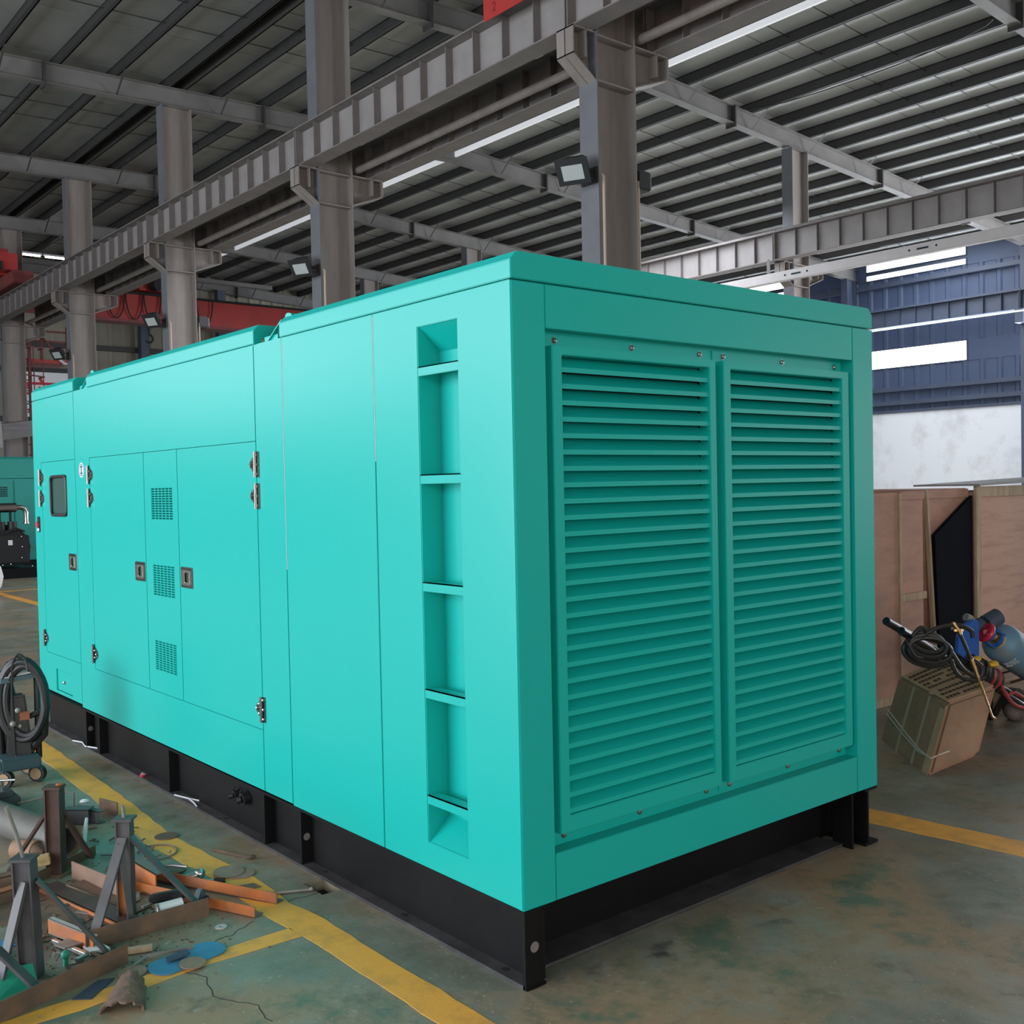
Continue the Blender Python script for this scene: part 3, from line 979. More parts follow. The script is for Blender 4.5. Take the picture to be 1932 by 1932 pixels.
# front end: corner posts, header, sill and two louvred panels
FZ0, FZ1 = .415, 2.165
MB().box(0.003, .145, 0, .03, ZB - .006, ZS - G).build('corner_post', TEAL, gen, bevel=.002)
MB().box(1.945, W_, 0, .03, ZB - .006, ZS - G).build('corner_post', TEAL, gen, bevel=.002)
MB().box(.148, 1.942, .001, .03, FZ1, ZS - G).build('header_panel', TEAL, gen, bevel=.002)
MB().box(.148, 1.942, .001, .03, ZB - .006, FZ0).build('sill_panel', TEAL, gen, bevel=.002)
mb = MB()
mb.slab('y', .062, .068, (.142, 1.948), (FZ0 - .01, FZ1 + .01), [(.22, 1.0, .51, 2.09), (1.11, 1.89, .51, 2.09)])
mb.box(.140, .1455, .028, .066, FZ0, FZ1)
mb.box(1.9445, 1.95, .028, .066, FZ0, FZ1)
mb.box(.145, 1.945, .028, .066, FZ1, FZ1 + .005)
mb.box(.145, 1.945, .028, .066, FZ0 - .005, FZ0)
mb.build('recess_frame', TEAL, gen)
MB().box(.15, 1.94, .088, .098, FZ0, FZ1).build('radiator_screen', DARK, gen)
PITCH = .05553
for (xa, xb, ox0, ox1) in ((.184, 1.028, .229, .990), (1.074, 1.930, 1.118, 1.878)):
    lp = MB().slab('y', .012, .058, (xa, xb), (.468, 2.113), [(ox0, ox1, .525, 2.083)]).build('louvre_panel', TEAL, gen, bevel=.0025)
    MB().slab('y', .056, .062, (xa - .012, xb + .004), (.428, 2.155), [(ox0, ox1, .525, 2.083)]).build('mounting_flange', TEAL, lp)
    wdt = (ox1 - ox0)
    P = [(.020, 0), (.0225, 0), (.0225, .0140), (.078, .0555), (.0765, .0575), (.020, .0165)]
    me = MB().prism([(0, a, b) for a, b in P], (wdt, 0, 0)).mesh('slat', TEAL)
    for k in range(28):
        inst('slat', me, lp, (ox0, 0, .527 + PITCH * k))
    bm_ = MB().sphere((0, 0, 0), .0095, 8, (1, .7, 1)).cyl((0, .008, 0), (0, .002, 0), .013, 10).mesh('bolt', CHROME, smooth=True)
    for x in (xa + .050, (xa + xb) / 2 + .004, xb - .045):
        for z in (2.136, .447):
            inst('bolt', bm_, lp, (x, .052, z))

# skid
skid = MB()
skid.box(.055, .066, .01, L_ - .01, .012, .252)
skid.box(.004, .10, 0, L_, .246, .2575)
base = skid.build('base_rail', BLACK, gen)
MB().box(0, .10, 0, L_, 0, .013).build('bottom_flange', SHEEN, base)
skid = MB()
skid.box(2.034, 2.045, .01, L_ - .01, .012, .252)
skid.box(2.0, W_, 0, L_, 0, .013)
skid.box(2.0, W_ - .004, 0, L_, .246, .2575)
skid.box(1.925, 1.937, .02, .12, 0, .252)
base2 = skid.build('base_rail', BLACK, gen)
for y in (4.38, 4.13, 3.0, 1.862, 1.512, .9):
    if y == .9:
        continue
    gs = MB().box(.004, .055, y - .006, y + .006, .013, .246).build('gusset', BLACK, base)
    if y in (4.38, 1.512):
        MB().cyl((.03, y - .0062, .13), (.03, y - .0075, .13), .016, 14).build('hole_plug', GIRDD, gs)
mb = MB().box(.0, .079, -.006, .008, .0, .2575)
mb.tube([(.079, -.004, .02), (.080, -.005, .08), (.079, -.004, .15), (.080, -.005, .25)], .006, 6)
mb.tube([(.0, -.004, .002), (.04, -.007, .001), (.085, -.004, .004)], .007, 6)
ce = mb.build('corner_plate', BLACK, base)
MB().cyl((.040, -.0062, .135), (.040, -.0075, .135), .018, 16).build('hole_plug', GIRDD, ce)
for y in (2.95, 2.35, 1.36, .75, .14, 4.0):
    MB().cyl((.032, y, .0132), (.032, y, .0145), .013, 12).build('bolt_hole', DARK, base)
mb = MB()
for y, r in ((2.13, .030), (2.22, .022)):
    mb.cyl((.055, y, .165), (.02, y, .16), r, 14)
    mb.cyl((.02, y, .16), (.002, y + .012, .155), r * .6, 12)
    mb.tube(arc((.03, y - .004, .165), (0, 1, 0), (0, 0, 1), r + .012, r + .012, -1.2, 1.2, 8), .004, 6)
mb.build('drain_cock', RUBBER, base, smooth=True)
mb = MB()
mb.box(.066, 2.034, .20, .21, 0.003, .252)
mb.box(.066, 2.034, .06, .20, .244, .2565)
cm = mb.build('cross_member', BLACK, gen)
MB().box(.08, 1.925, .07, .20, 0.003, .014).build('bottom_flange', SHEEN, cm)
MB().box(.066, 2.034, L_ - .2, L_ - .19, 0.003, .252).build('cross_member', BLACK, gen)
MB().box(.066, 2.034, 1.7, 1.71, 0.003, .252).build('cross_member', BLACK, gen)
MB().box(.06, 2.04, .05, L_ - .05, .25, .262).build('skid_deck', BLACK, gen)

# small things on the skid flange
t = tag(MB().tube([(.0, 2.92, .016), (.03, 2.80, .0165), (.054, 2.72, .017)], .004, 5).tube([(.03, 2.80, .017), (.018, 2.70, .017), (.006, 2.64, .016)], .004, 5).build('cable_tie', LABELW),
        'white cable tie lying on the black skid flange near the drain cocks', 'cable tie')
t = tag(MB().tube([(-.01, 4.62, .016), (.02, 4.52, .0165), (.0, 4.40, .016), (.04, 4.28, .017)], .004, 5).build('cable_tie', LABELW),
        'white cable tie lying by the far end of the black skid', 'cable tie')
t = thing('bottle_cap', 'red and white bottle cap on the black skid flange', 'cap', (.012, 3.42, .014))
MB().cyl((.012, 3.42, .014), (.016, 3.415, .028), .017, 12).build('cap', REDP, t, smooth=True)
MB().cyl((.016, 3.415, .028), (.017, 3.414, .030), .013, 12).build('liner', LABELW, t)

# ================================================================== scrap and stands in the lower left
def bloom_mat():
    m = bpy.data.materials.new('rust_bloomed_steel')
    m.use_nodes = True
    nt = m.node_tree
    b = nt.nodes['Principled BSDF']
    b.inputs['Roughness'].default_value = .6
    tc = nt.nodes.new('ShaderNodeTexCoord')
    sp = nt.nodes.new('ShaderNodeSeparateXYZ')
    nt.links.new(tc.outputs['Object'], sp.inputs[0])
    nz = nt.nodes.new('ShaderNodeTexNoise')
    nz.inputs['Scale'].default_value = 14
    nt.links.new(tc.outputs['Object'], nz.inputs['Vector'])
    ad = nt.nodes.new('ShaderNodeMath')
    ad.operation = 'MULTIPLY_ADD'
    ad.inputs[1].default_value = .12
    nt.links.new(nz.outputs['Fac'], ad.inputs[0])
    nt.links.new(sp.outputs['Z'], ad.inputs[2])
    rp = nt.nodes.new('ShaderNodeValToRGB')
    e = rp.color_ramp.elements
    e[0].position, e[0].color = .07, (.05, .035, .03, 1)
    e[1].position, e[1].color = .12, (.50, .15, .03, 1)
    e2 = e.new(.20); e2.color = (.50, .15, .03, 1)
    e3 = e.new(.255); e3.color = (.105, .10, .108, 1)
    nt.links.new(ad.outputs[0], rp.inputs['Fac'])
    nt.links.new(rp.outputs['Color'], b.inputs['Base Color'])
    return m


BLOOM = bloom_mat()
def stand(label, base_xy, H, posts, rail, braces, m, rodh, railm, tilt=(0, 0), post_w=.05):
    bx, by = base_xy
    t = thing('pipe_stand', label, 'stand', (bx, by, 0), 'welded steel stands')
    top = Vector((bx + tilt[0], by + tilt[1], H))
    b = Vector((bx, by, .012))
    # H-section post: two flanges and a web
    ax, ay = posts
    ax, ay = Vector((*ax, 0)).normalized(), Vector((*ay, 0)).normalized()
    wv = post_w
    for nm_, s, mm in (('post_flange', -1, m), ('post_flange', 1, m)):
        MB().hexa([p + ax * (s * wv * .5 + dx) + ay * dy for p in (b, top) for dx, dy in ((-.003, -wv * .5), (.003, -wv * .5), (.003, wv * .5), (-.003, wv * .5))]).build(nm_, mm, t)
    MB().hexa([p + ax * dx + ay * dy for p in (b, top) for dx, dy in ((-wv * .5, -wv * .3), (wv * .5, -wv * .3), (wv * .5, wv * .3), (-wv * .5, wv * .3))]).build('post_web', BLOOM if 'orange rust' in label else m, t)
    MB().hexa([top + ax * dx + ay * dy + Vector((0, 0, dz)) for dz in (0, .009) for dx, dy in ((-.038, -.034), (.038, -.034), (.038, .034), (-.038, .034))]).build('top_plate', m, t)
    if rodh:
        MB().tube([top, top + Vector((-.002 if rodh < .1 else -.022, 0, rodh * .5)), top + Vector((-.004 if rodh < .1 else -.05, .0, rodh))], .0065, 8).build('threaded_rod', DULLSTEEL, t)
    (r0, r1, rh) = rail
    r0, r1 = Vector((*r0, 0)), Vector((*r1, 0))
    d = (r1 - r0).normalized()
    s = Vector((-d.y, d.x, 0))
    mb = MB()
    mb.hexa([p + s * a + Vector((0, 0, z)) for p in (r0, r1) for a, z in ((-.003, 0), (.003, 0), (.003, rh), (-.003, rh))])
    mb.hexa([p + s * a + Vector((0, 0, z)) for p in (r0, r1) for a, z in ((0, .002), (.07, .002), (.07, .008), (0, .008))])
    mb.build('foot_rail', railm, t)
    # cross foot from rail to post
    q = r0 + d * ((Vector((bx, by, 0)) - r0).dot(d))
    MB().bar(q + Vector((0, 0, .006)), Vector((bx, by, .006)) + (Vector((bx, by, 0)) - q).normalized() * .05, .07, .010).build('foot_plate', railm, t)
    for (bt, be, w) in braces:
        MB().bar(bt, be, w, .012, (0, 0, 1)).build('brace', m, t, bevel=.001)
    return t


# middle stand
stand('grey tripod stand with orange rust on its post, middle of the scrap heap', (-.771, 1.469), .390, ((.77, -.64), (.64, .77)), ((-.985, 1.285), (-.520, 1.285), .072),
      [((-.785, 1.452, .325), (-.945, 1.32, .03), .040), ((-.755, 1.455, .325), (-.555, 1.31, .05), .038), ((-.795, 1.45, .31), (-.80, 1.33, .01), .022)], GREYST, .055, RUST)
# front stand
stand('nearest grey tripod stand with a bent rod, at the left edge', (-1.195, 1.186), .415, ((.77, -.64), (.64, .77)), ((-1.75, .807), (-.904, 1.090), .068),
      [((-1.175, 1.17, .345), (-.945, 1.115, .02), .042), ((-1.215, 1.175, .345), (-1.31, 1.14, .03), .040), ((-1.32, 1.10, .17), (-1.215, 1.005, .03), .038)], GREYST, .19, RUST, tilt=(-.012, .004), post_w=.058)
# back stand
stand('maroon H section stand at the back of the scrap heap', (-.830, 2.160), .380, ((.77, -.64), (.64, .77)), ((-1.08, 2.02), (-.62, 2.30), .045),
      [((-.845, 2.18, .29), (-.985, 2.30, .02), .040), ((-.815, 2.165, .30), (-.665, 2.22, .02), .042)], MAROON, .0, RUST, post_w=.060)
t = tag(MB().sphere((-.812, 2.143, .395), .014, 8, (1.2, 1, .5)).build('orange_cap', ORANGE), 'small orange cap lying on top of the maroon stand', 'cap')


def channel(label, p0, p1, h, w, m, m2=None, open_up=False, name='steel_channel', th=.005, group=None):
    """C or L section: upright leg h and flat legs w, from p0 to p1"""
    p0, p1 = Vector(p0), Vector(p1)
    t = thing(name, label, 'steel section', tuple((p0 + p1) / 2), group)
    d = (p1 - p0).normalized()
    s = Vector((-d.y, d.x, 0)).normalized()
    Z = Vector((0, 0, 1))
    MB().hexa([p + s * a + Z * z for p in (p0, p1) for a, z in ((0, 0), (th, 0), (th, h), (0, h))]).build('web', m, t)
    for z in ((0, th), (h - th, h)):
        if not open_up and z[0] > 0 or z[0] == 0:
            MB().hexa([p + s * a + Z * zz for p in (p0, p1) for a, zz in ((0, z[0]), (w, z[0]), (w, z[1]), (0, z[1]))]).build('flange', m2 or m, t)
    return t


channel('longer orange rusted channel pointing at the yellow line junction', (-.60, 1.885, .012), (-.272, 1.205, .0), .046, .045, ORANGE, ORANGE_G, open_up=True, group='orange channels')
channel('shorter orange rusted channel with a blue-tinted top edge', (-.66, 1.75, .0), (-.398, 1.140, .0), .044, .050, ORANGE, ORANGE_G, open_up=True, group='orange channels')
channel('orange edged channel half under the nearest stand', (-1.06, 1.47, .03), (-.965, 1.265, .0), .055, .022, ORANGE, GALV)
channel('pale pink rusted angle plate leaning in the middle of the heap', (-.80, 2.05, .006), (-.725, 1.69, .006), .075, .05, RUSTPL, RUSTPL, name='angle_plate', open_up=True)
channel('long dark beam lying behind the nearest stand toward the maroon one', (-.95, 2.0, .0), (-.83, 1.40, .0), .024, .085, ORANGE, MAROON, name='steel_beam')
channel('rusty angle bar reaching in from the left edge', (-1.35, 2.15, .0), (-.93, 2.12, .0), .055, .06, RUSTPL, RUST, name='angle_bar')
channel('second rusty bar at the left edge under the first', (-1.4, 1.92, .0), (-.98, 1.98, .0), .05, .05, RUST, ORANGE, name='angle_bar')
channel('orange offcut standing behind the middle stand', (-.62, 1.93, .0), (-.60, 1.62, .0), .09, .05, ORANGE, ORANGE_G, name='steel_offcut')
channel('brown flat bar under the pale angle plate', (-.86, 1.93, .02), (-.74, 1.50, .0), .012, .09, RUST, RUST, name='flat_bar', open_up=True)
# small grey angle pieces near the yellow line
channel('small grey channel offcut beyond the maroon stand', (-.60, 2.86, .0), (-.50, 2.77, .0), .075, .07, GREYST, name='steel_offcut')
channel('grey upright angle offcut beside the small channel offcut', (-.53, 2.93, .0), (-.46, 2.74, .0), .062, .04, GREYST, name='steel_offcut')
t = tag(MB().bar((-.385, 2.95, .035), (-.345, 2.80, .035), .006, .075).build('steel_plate', RUST), 'grey brown plate standing on edge by the yellow line', 'plate')
# large pipe
pm = thing('steel_pipe', 'thick grey pipe with a rusted open end behind the maroon stand', 'pipe', (-.8, 2.7, 0))
MB().ring((-1.02, 3.62, .076), (-.735, 2.36, .076), .075, .066, 24).build('pipe_wall', PIPEM, pm, smooth=True)
MB().ring((-.735, 2.36, .076), (-.729, 2.335, .076), .0755, .064, 24).build('pipe_end', PIPEEND, pm, smooth=True)
pm = thing('steel_pipe', 'short rust brown pipe cut lying in front of the thick grey pipe', 'pipe', (-.70, 2.36, 0))
MB().ring((-.905, 2.50, .047), (-.845, 2.40, .047), .046, .040, 20).build('pipe_wall', PIPEEND, pm, smooth=True)
# timber
pm = tag(MB().bar((-.985, 2.17, .075), (-.862, 2.13, .088), .05, .04).build('wood_block', PINE, bevel=.004), 'yellow sawn wood block beside the maroon stand', 'wood')
# discs
def disc(label, c, r, h, m, tilt=(0, 0), hole=0, name='steel_disc', group=None):
    c = Vector(c)
    n = Vector((tilt[0], tilt[1], 1)).normalized()
    mb = MB()
    if hole:
        mb.ring(c, c + n * h, r, hole, 24)
    else:
        mb.cyl(c, c + n * h, r, 28)
    o = mb.build(name, m, smooth=True)
    return tag(o, label, 'disc', group)


disc('brown steel disc on the yellow line, lower of the overlapping pair', (-.235, 1.615, .001), .062, .005, DISC)
disc('brown steel disc on the yellow line, upper of the overlapping pair', (-.268, 1.655, .007), .065, .005, DISC, (.02, -.05))
disc('round tan disc beside the blue plate on the side of the brown shell', (-.918, 1.002, .002), .048, .004, DISC)
disc('round tan disc resting on the blue plate', (-.742, .912, .009), .045, .004, DISC, (.03, -.04))
disc('reddish disc behind the orange channels', (-.44, 1.86, .003), .062, .005, RUSTPL, (.05, .02))
disc('small bright washer near the middle stand rail', (-.53, 1.15, .001), .022, .004, GALV, hole=.007)
for k, (x, y, r) in enumerate(((-.60, 2.05, .055), (-.28, 2.32, .055))):
    disc(('dark oval disc at the foot of the pale plate', 'dark oval disc where the yellow line is scuffed')[k], (x, y, .002), r, .004, RUST)
# blue plate with round ends
a = Vector((-.845, .955, .0025))
b = Vector((-.625, .995, .0025))
d = (b - a).normalized()
s = Vector((-d.y, d.x, 0))
rad = .066
pts = [b + d * (math.cos(t_) * rad * .75 - .02) + s * math.sin(t_) * rad for t_ in [(-.5 + i / 10) * PI for i in range(11)]]
pts += [a + d * (math.cos(t_) * rad * .75 + .02) + s * math.sin(t_) * rad for t_ in [(.5 + i / 10) * PI for i in range(11)]]
tag(MB().prism(pts, (0, 0, .005)).build('blue_plate', BLUEPLATE), 'blue round-ended plate lying on the short yellow line', 'plate')
tag(MB().bar((-.80, .99, .014), (-.725, .985, .022), .035, .006).build('steel_clip', BLUEG), 'small dark blue clip lying on the blue plate', 'clip')
tag(MB().tube([(-.90, 1.04, .008), (-.84, 1.075, .010), (-.76, 1.05, .012), (-.69, 1.03, .010)], .006, 6).build('wire_brush_handle', DULLSTEEL), 'thin rusty rod beside the blue plate', 'rod')
# brown curved shell in the foreground
mb = MB()
c0, c1 = Vector((-1.045, .745, 0)), Vector((-.965, .885, 0))
d = Vector((.55, .83, 0)).normalized()
s = Vector((.83, -.55, 0)).normalized()
n = 14
vs, fs = [], []
for i in range(n + 1):
    t_ = PI * (0.02 + .96 * i / n)
    for j in range(5):
        k = j / 4
        R = .074 - .026 * k
        h = .038 + .026 * k
        jag = (math.sin(i * 2.3) * .012) if j in (0, 4) else 0
        cc = c0.lerp(c1, k) + d * jag
        for th in (0, .007):
            vs.append(cc - s * math.cos(t_) * (R - th) + Vector((0, 0, math.sin(t_) * (h - th))))
ST = 10
for i in range(n):
    for j in range(4):
        q = i * ST + j * 2
        fs += [(q, q + 2, q + ST + 2, q + ST), (q + 1, q + ST + 1, q + ST + 3, q + 3)]
    for j in (0, 4):
        q = i * ST + j * 2
        fs.append((q, q + ST, q + ST + 1, q + 1))
for i in (0, n):
    for j in range(4):
        q = i * ST + j * 2
        fs.append((q, q + 1, q + 3, q + 2))
tag(mb.add(vs, fs).build('broken_pipe_shell', BROWNPAD, smooth=True), 'rough brown broken pipe shell in the foreground below the yellow line', 'shell')
tag(MB().prism([(-1.14, .94, .001), (-1.03, 1.02, .001), (-.98, 1.0, .001), (-1.09, .90, .001)], (0, 0, .004)).build('steel_plate', BLUEG), 'thin dark blue plate flat on the floor by the brown shell', 'plate')
# tools and bright bits
t = thing('angle_grinder', 'silver angle grinder head with black grip behind the orange channels', 'tool', (-.40, 1.66, 0))
MB().cyl((-.455, 1.675, .02), (-.40, 1.66, .03), .016, 12).sphere((-.395, 1.662, .03), .024, 12).build('head', ALU, t, smooth=True)
MB().tube([(-.455, 1.66, .012), (-.40, 1.63, .012), (-.355, 1.595, .010)], .008, 8).build('shaft', ALU, t, smooth=True)
MB().cyl((-.36, 1.598, .010), (-.322, 1.572, .010), .011, 8).build('grip', RUBBER, t, smooth=True)
tag(MB().tube(arc((-.40, 2.13, .006), (1, 0, 0), (0, 1, 0), .085, .10, 0, 2 * PI, 28)[:-1], .004, 6, closed=True).build('wire_ring', DULLSTEEL, smooth=True), 'thin wire ring lying by the yellow line', 'ring')
tag(MB().tube([(-.50, 1.90, .02), (-.44, 1.84, .03), (-.40, 1.78, .03)], .007, 8).build('steel_rod', ALU, smooth=True), 'shiny short rod lying on the reddish disc', 'rod')
tag(MB().tube([(-.255, 1.315, .008), (-.10, 1.235, .008)], .006, 8).sphere((-.10, 1.235, .010), .010, 8).build('steel_rod', DULLSTEEL, smooth=True), 'thin rod with a knob lying toward the floor trench', 'rod')
tag(MB().tube([(-.20, 1.98, .006), (-.12, 1.76, .007)], .007, 6).sphere((-.115, 1.75, .012), .014, 8, (1.4, .9, .6)).build('steel_rod', RUST, smooth=True), 'thin rusty rod lying between the yellow line and the skid', 'rod')
tag(MB().tube([(-.62, 2.47, .012), (-.595, 2.52, .05), (-.57, 2.57, .095)], [.014, .012, .007], 8).build('light_stick', WHITE, smooth=True), 'bright white stick leaning beyond the maroon stand', 'stick')
tag(MB().sphere((-.66, 2.58, .03), .022, 10).build('plastic_ball', LABELW, smooth=True), 'small white plastic ball beyond the maroon stand brace', 'ball')
tag(MB().sphere((-.47, 2.92, .08), .02, 8, (1.3, 1, .6)).build('plastic_scrap', LABELW, smooth=True), 'white scrap of film on the grey upright offcut', 'film')
t = thing('paint_can', 'white can lying on its side behind the middle stand rail', 'can', (-.60, 1.37, 0))
MB().cyl((-.695, 1.345, .040), (-.605, 1.330, .046), .036, 18).build('can_body', LABELW, t, smooth=True)
MB().ring((-.699, 1.3457, .0398), (-.693, 1.3447, .040), .038, .028, 18).build('rim', DULLSTEEL, t, smooth=True)
MB().box(-.672, -.642, 1.300, 1.306, .052, .060).build('label_mark', NAVY, t)
t = thing('gun_handle', 'dark teal plastic handle at the end of the middle stand rail', 'handle', (-.53, 1.34, 0))
MB().bar((-.545, 1.345, .02), (-.515, 1.36, .085), .035, .03).build('grip', TEALTRAY, t, bevel=.006)
MB().bar((-.515, 1.345, .02), (-.50, 1.34, .06), .02, .02).build('cap', RUBBER, t, bevel=.004)
t = tag(MB().bar((-.66, 1.52, .035), (-.56, 1.40, .07), .04, .035).build('black_tool', RUBBER, bevel=.008), 'black plastic tool body behind the white can', 'tool')
tag(MB().bar((-.70, 1.50, .02), (-.60, 1.52, .025), .018, .006).build('steel_strip', DULLSTEEL), 'grey steel strip beside the orange rusted post', 'strip')
tag(MB().bar((-.70, 1.43, .015), (-.61, 1.47, .02), .014, .006).build('steel_strip', DULLSTEEL), 'narrow grey strip in front of the black tool', 'strip')
tag(MB().bar((-1.055, 1.43, .015), (-1.00, 1.22, .015), .016, .014).build('aluminium_bar', ALU, bevel=.002), 'bright bent bar between the nearest stand legs', 'bar')
tag(MB().bar((-1.00, 1.22, .015), (-1.045, 1.20, .015), .016, .014).build('aluminium_bar', ALU, bevel=.002), 'short bright bar at the foot of the bent one', 'bar')
tag(MB().prism([(-1.07, 1.37, .02), (-1.0, 1.38, .028), (-.985, 1.31, .022), (-1.05, 1.31, .02)], (0, 0, .004)).build('steel_plate', DULLSTEEL), 'grey punched plate between the nearest stand and the orange channel', 'plate')
tag(MB().prism([(-1.32, 1.52, .02), (-1.2, 1.50, .03), (-1.18, 1.43, .03), (-1.32, 1.40, .02)], (0, 0, .008)).build('blue_scrap', BLUEPLATE), 'pale blue scrap sheet at the left edge behind the nearest stand', 'scrap')
tag(MB().prism([(-1.40, 1.17, .075), (-1.20, 1.15, .065), (-1.20, 1.09, .012), (-1.38, 1.03, .006)], (0, 0, .006)).build('green_plate', GREENPL), 'bright green painted plate at the left edge under the nearest stand', 'plate')
tag(MB().sphere((-1.075, 1.215, .04), .016, 10).cyl((-1.075, 1.215, .0), (-1.075, 1.215, .04), .009, 8).build('valve_fitting', GREENPL, smooth=True), 'small green valve fitting beside the nearest post', 'fitting')
tag(MB().bar((-.90, 1.17, .012), (-.80, 1.13, .012), .025, .018).build('wood_block', BATTEN), 'pale wood sliver on the floor by the nearest stand rail', 'wood')
tag(MB().prism([(-.99, 1.30, .003), (-.93, 1.29, .003), (-.92, 1.22, .003), (-.985, 1.235, .003)], (0, 0, .014)).build('paper_scrap', PAPER), 'crumpled pale scrap under the nearest stand brace', 'scrap')
tag(MB().prism([(-.345, 1.50, .001), (-.24, 1.475, .001), (-.235, 1.415, .001), (-.33, 1.43, .001)], (0, 0, .004)).build('steel_plate', RUSTPL), 'thin tan offcut plate on the yellow line near the channels', 'plate')
# curled shavings, nuts and crumbs of steel
OFF = [(-.70, 1.60, .4, .07, .022, RUST, 'rust brown flat offcut beside the orange rusted post'), (-.66, 1.66, 1.2, .05, .016, DULLSTEEL, 'grey bolt-like offcut beyond the orange rusted post'),
       (-.88, 1.62, 2.3, .075, .012, DULLSTEEL, 'thin grey strip left of the middle stand'), (-.86, 1.55, .7, .04, .022, GREYST, 'square grey offcut left of the middle stand'),
       (-.84, 1.68, 2.0, .08, .010, RUSTPL, 'pale curved strip under the pale angle plate'), (-.90, 1.38, 1.1, .05, .026, RUST, 'brown offcut just behind the middle stand rail'),
       (-.845, 1.36, 2.6, .06, .014, DULLSTEEL, 'bright-edged sliver behind the middle stand rail'), (-.79, 1.78, .3, .05, .018, MAROON, 'maroon offcut under the pale angle plate'),
       (-1.02, 1.17, .5, .06, .016, RUST, 'brown bent sliver between the nearest stand and its rail'), (-.97, 1.20, 1.9, .07, .012, RUSTPL, 'tan sliver beside the nearest stand brace foot'),
       (-1.10, 1.62, 1.0, .06, .02, DULLSTEEL, 'grey offcut at the left behind the nearest stand head'), (-1.05, 1.72, 2.4, .06, .02, RUST, 'rusty offcut farther left behind the nearest stand head'),
       (-.50, 1.95, .2, .09, .008, RUST, 'thin dark wire beside the wire ring'), (-.58, 2.22, 2.7, .08, .012, GREYST, 'grey sliver near the maroon stand foot'),
       (-.48, 2.45, .5, .07, .010, RUST, 'dark curled strip beyond the wire ring'), (-.40, 2.60, 2.9, .08, .006, RUST, 'thin dark wire near the grey offcuts')]
for x, y, an, ln, w, m, lab in OFF:
    e = Vector((math.cos(an), math.sin(an), 0)) * ln / 2
    c_ = Vector((x, y, .008))
    tag(MB().bar(c_ - e, c_ + e + Vector((0, 0, .006)), w, .005).build('steel_offcut', m), lab, 'offcut')
swarf = MB()
for (x0_, x1_, y0_, y1_, cnt) in ((-1.1, -.55, 1.3, 1.95, 110), (-1.2, -.85, 1.12, 1.6, 40), (-.6, -.35, 1.9, 2.7, 20)):
    for _ in range(cnt):
        x, y = random.uniform(x0_, x1_), random.uniform(y0_, y1_)
        an, ln = random.uniform(0, PI), random.uniform(.010, .05)
        e = Vector((math.cos(an), math.sin(an), 0)) * ln / 2
        c_ = Vector((x, y, random.uniform(.003, .012)))
        swarf.bar(c_ - e, c_ + e + Vector((0, 0, random.uniform(0, .01))), random.uniform(.004, .016), random.uniform(.002, .005))
tag(swarf.build('steel_swarf', RUST), 'brown steel slivers and swarf strewn among the stands', 'swarf', kind='stuff')
dirt = MB()
for _ in range(900):
    x, y = random.gauss(-.85, .17), random.gauss(1.55, .28)
    r = random.uniform(.001, .004)
    dirt.box(x - r, x + r, y - r, y + r, 0, r)
tag(dirt.build('grinding_debris', RUST), 'rusty grinding crumbs strewn under the stands', 'debris', kind='stuff')
for k, (x, y, h) in enumerate(((-1.0, 1.86, .0), (-.94, 1.60, .0))):
    z = .0008 + .0045 * k
    tag(MB().prism([(x - .19, y - .10, z), (x + .08, y - .25, z), (x + .21, y + .08, z), (x - .08, y + .22, z)], (0, 0, .003)).build('steel_sheet', RUST), ('thin rusted sheet on the floor under the maroon stand', 'thin rusted sheet on the floor under the nearest brace')[k], 'sheet')

# ================================================================== hose trolley at the left edge
ct = thing('welding_feeder', 'black welding feeder on castors wrapped in thick hoses at the left edge', 'welding machine', (-.50, 3.88, 0))
MB().box(-.66, -.44, 3.76, 4.02, .085, .16).build('base_box', TEALTRAY, ct, bevel=.012)
body = MB().hexa([(-.60, 3.84, .16), (-.47, 3.80, .16), (-.45, 3.93, .16), (-.58, 3.99, .16), (-.585, 3.86, .50), (-.50, 3.83, .50), (-.48, 3.93, .50), (-.575, 3.96, .50)]).build('feeder_body', RUBBER, ct, bevel=.012)
MB().bar((-.535, 3.825, .385), (-.485, 3.812, .385), .004, .05).build('orange_label', mat('orange_label', (.42, .13, .06), .5, var=.4, scale=30), body)
MB().sphere((-.545, 3.82, .42), .017, 10).sphere((-.57, 3.83, .345), .018, 10).sphere((-.535, 3.815, .33), .012, 8).build('knob', DULLSTEEL, body, smooth=True)
fr = MB()
fr.tube([(-.425, 3.87, .12), (-.425, 3.87, .62), (-.44, 3.89, .66), (-.56, 3.95, .67), (-.60, 3.97, .62), (-.60, 3.97, .14)], .018, 8)
fr.build('frame', RUBBER, ct, smooth=True)
MB().prism([(-.62, 3.86, .575), (-.43, 3.80, .60), (-.42, 3.93, .61), (-.60, 4.0, .59)], (0, 0, .025)).build('tray', TEALTRAY, ct)
mb = MB()
for i in range(3):
    mb.prism([(-.60 + .02 * i, 3.86 + .012 * i, .605 + .007 * i), (-.46 + .01 * i, 3.815, .626 + .007 * i), (-.45, 3.90, .635 + .006 * i), (-.58, 3.96, .612 + .008 * i)], (0, 0, .004))
mb.build('papers', PAPER, ct)
for x, y in ((-.455, 3.80), (-.63, 3.79), (-.45, 3.99)):
    wv = MB().cyl((x - .012, y - .012, .048), (x + .012, y + .010, .048), .048, 20).build('castor', RUBBER, ct, smooth=True)
    MB().cyl((x - .016, y - .016, .048), (x + .014, y + .013, .048), .033, 18).build('hub', TAN, wv, smooth=True)
    MB().box(x - .015, x + .015, y - .012, y + .012, .075, .10).build('fork', RUBBER, wv)
ax_, az_ = Vector((.77, -.64, 0)), Vector((0, 0, 1))
hc = Vector((-.50, 3.86, .47))
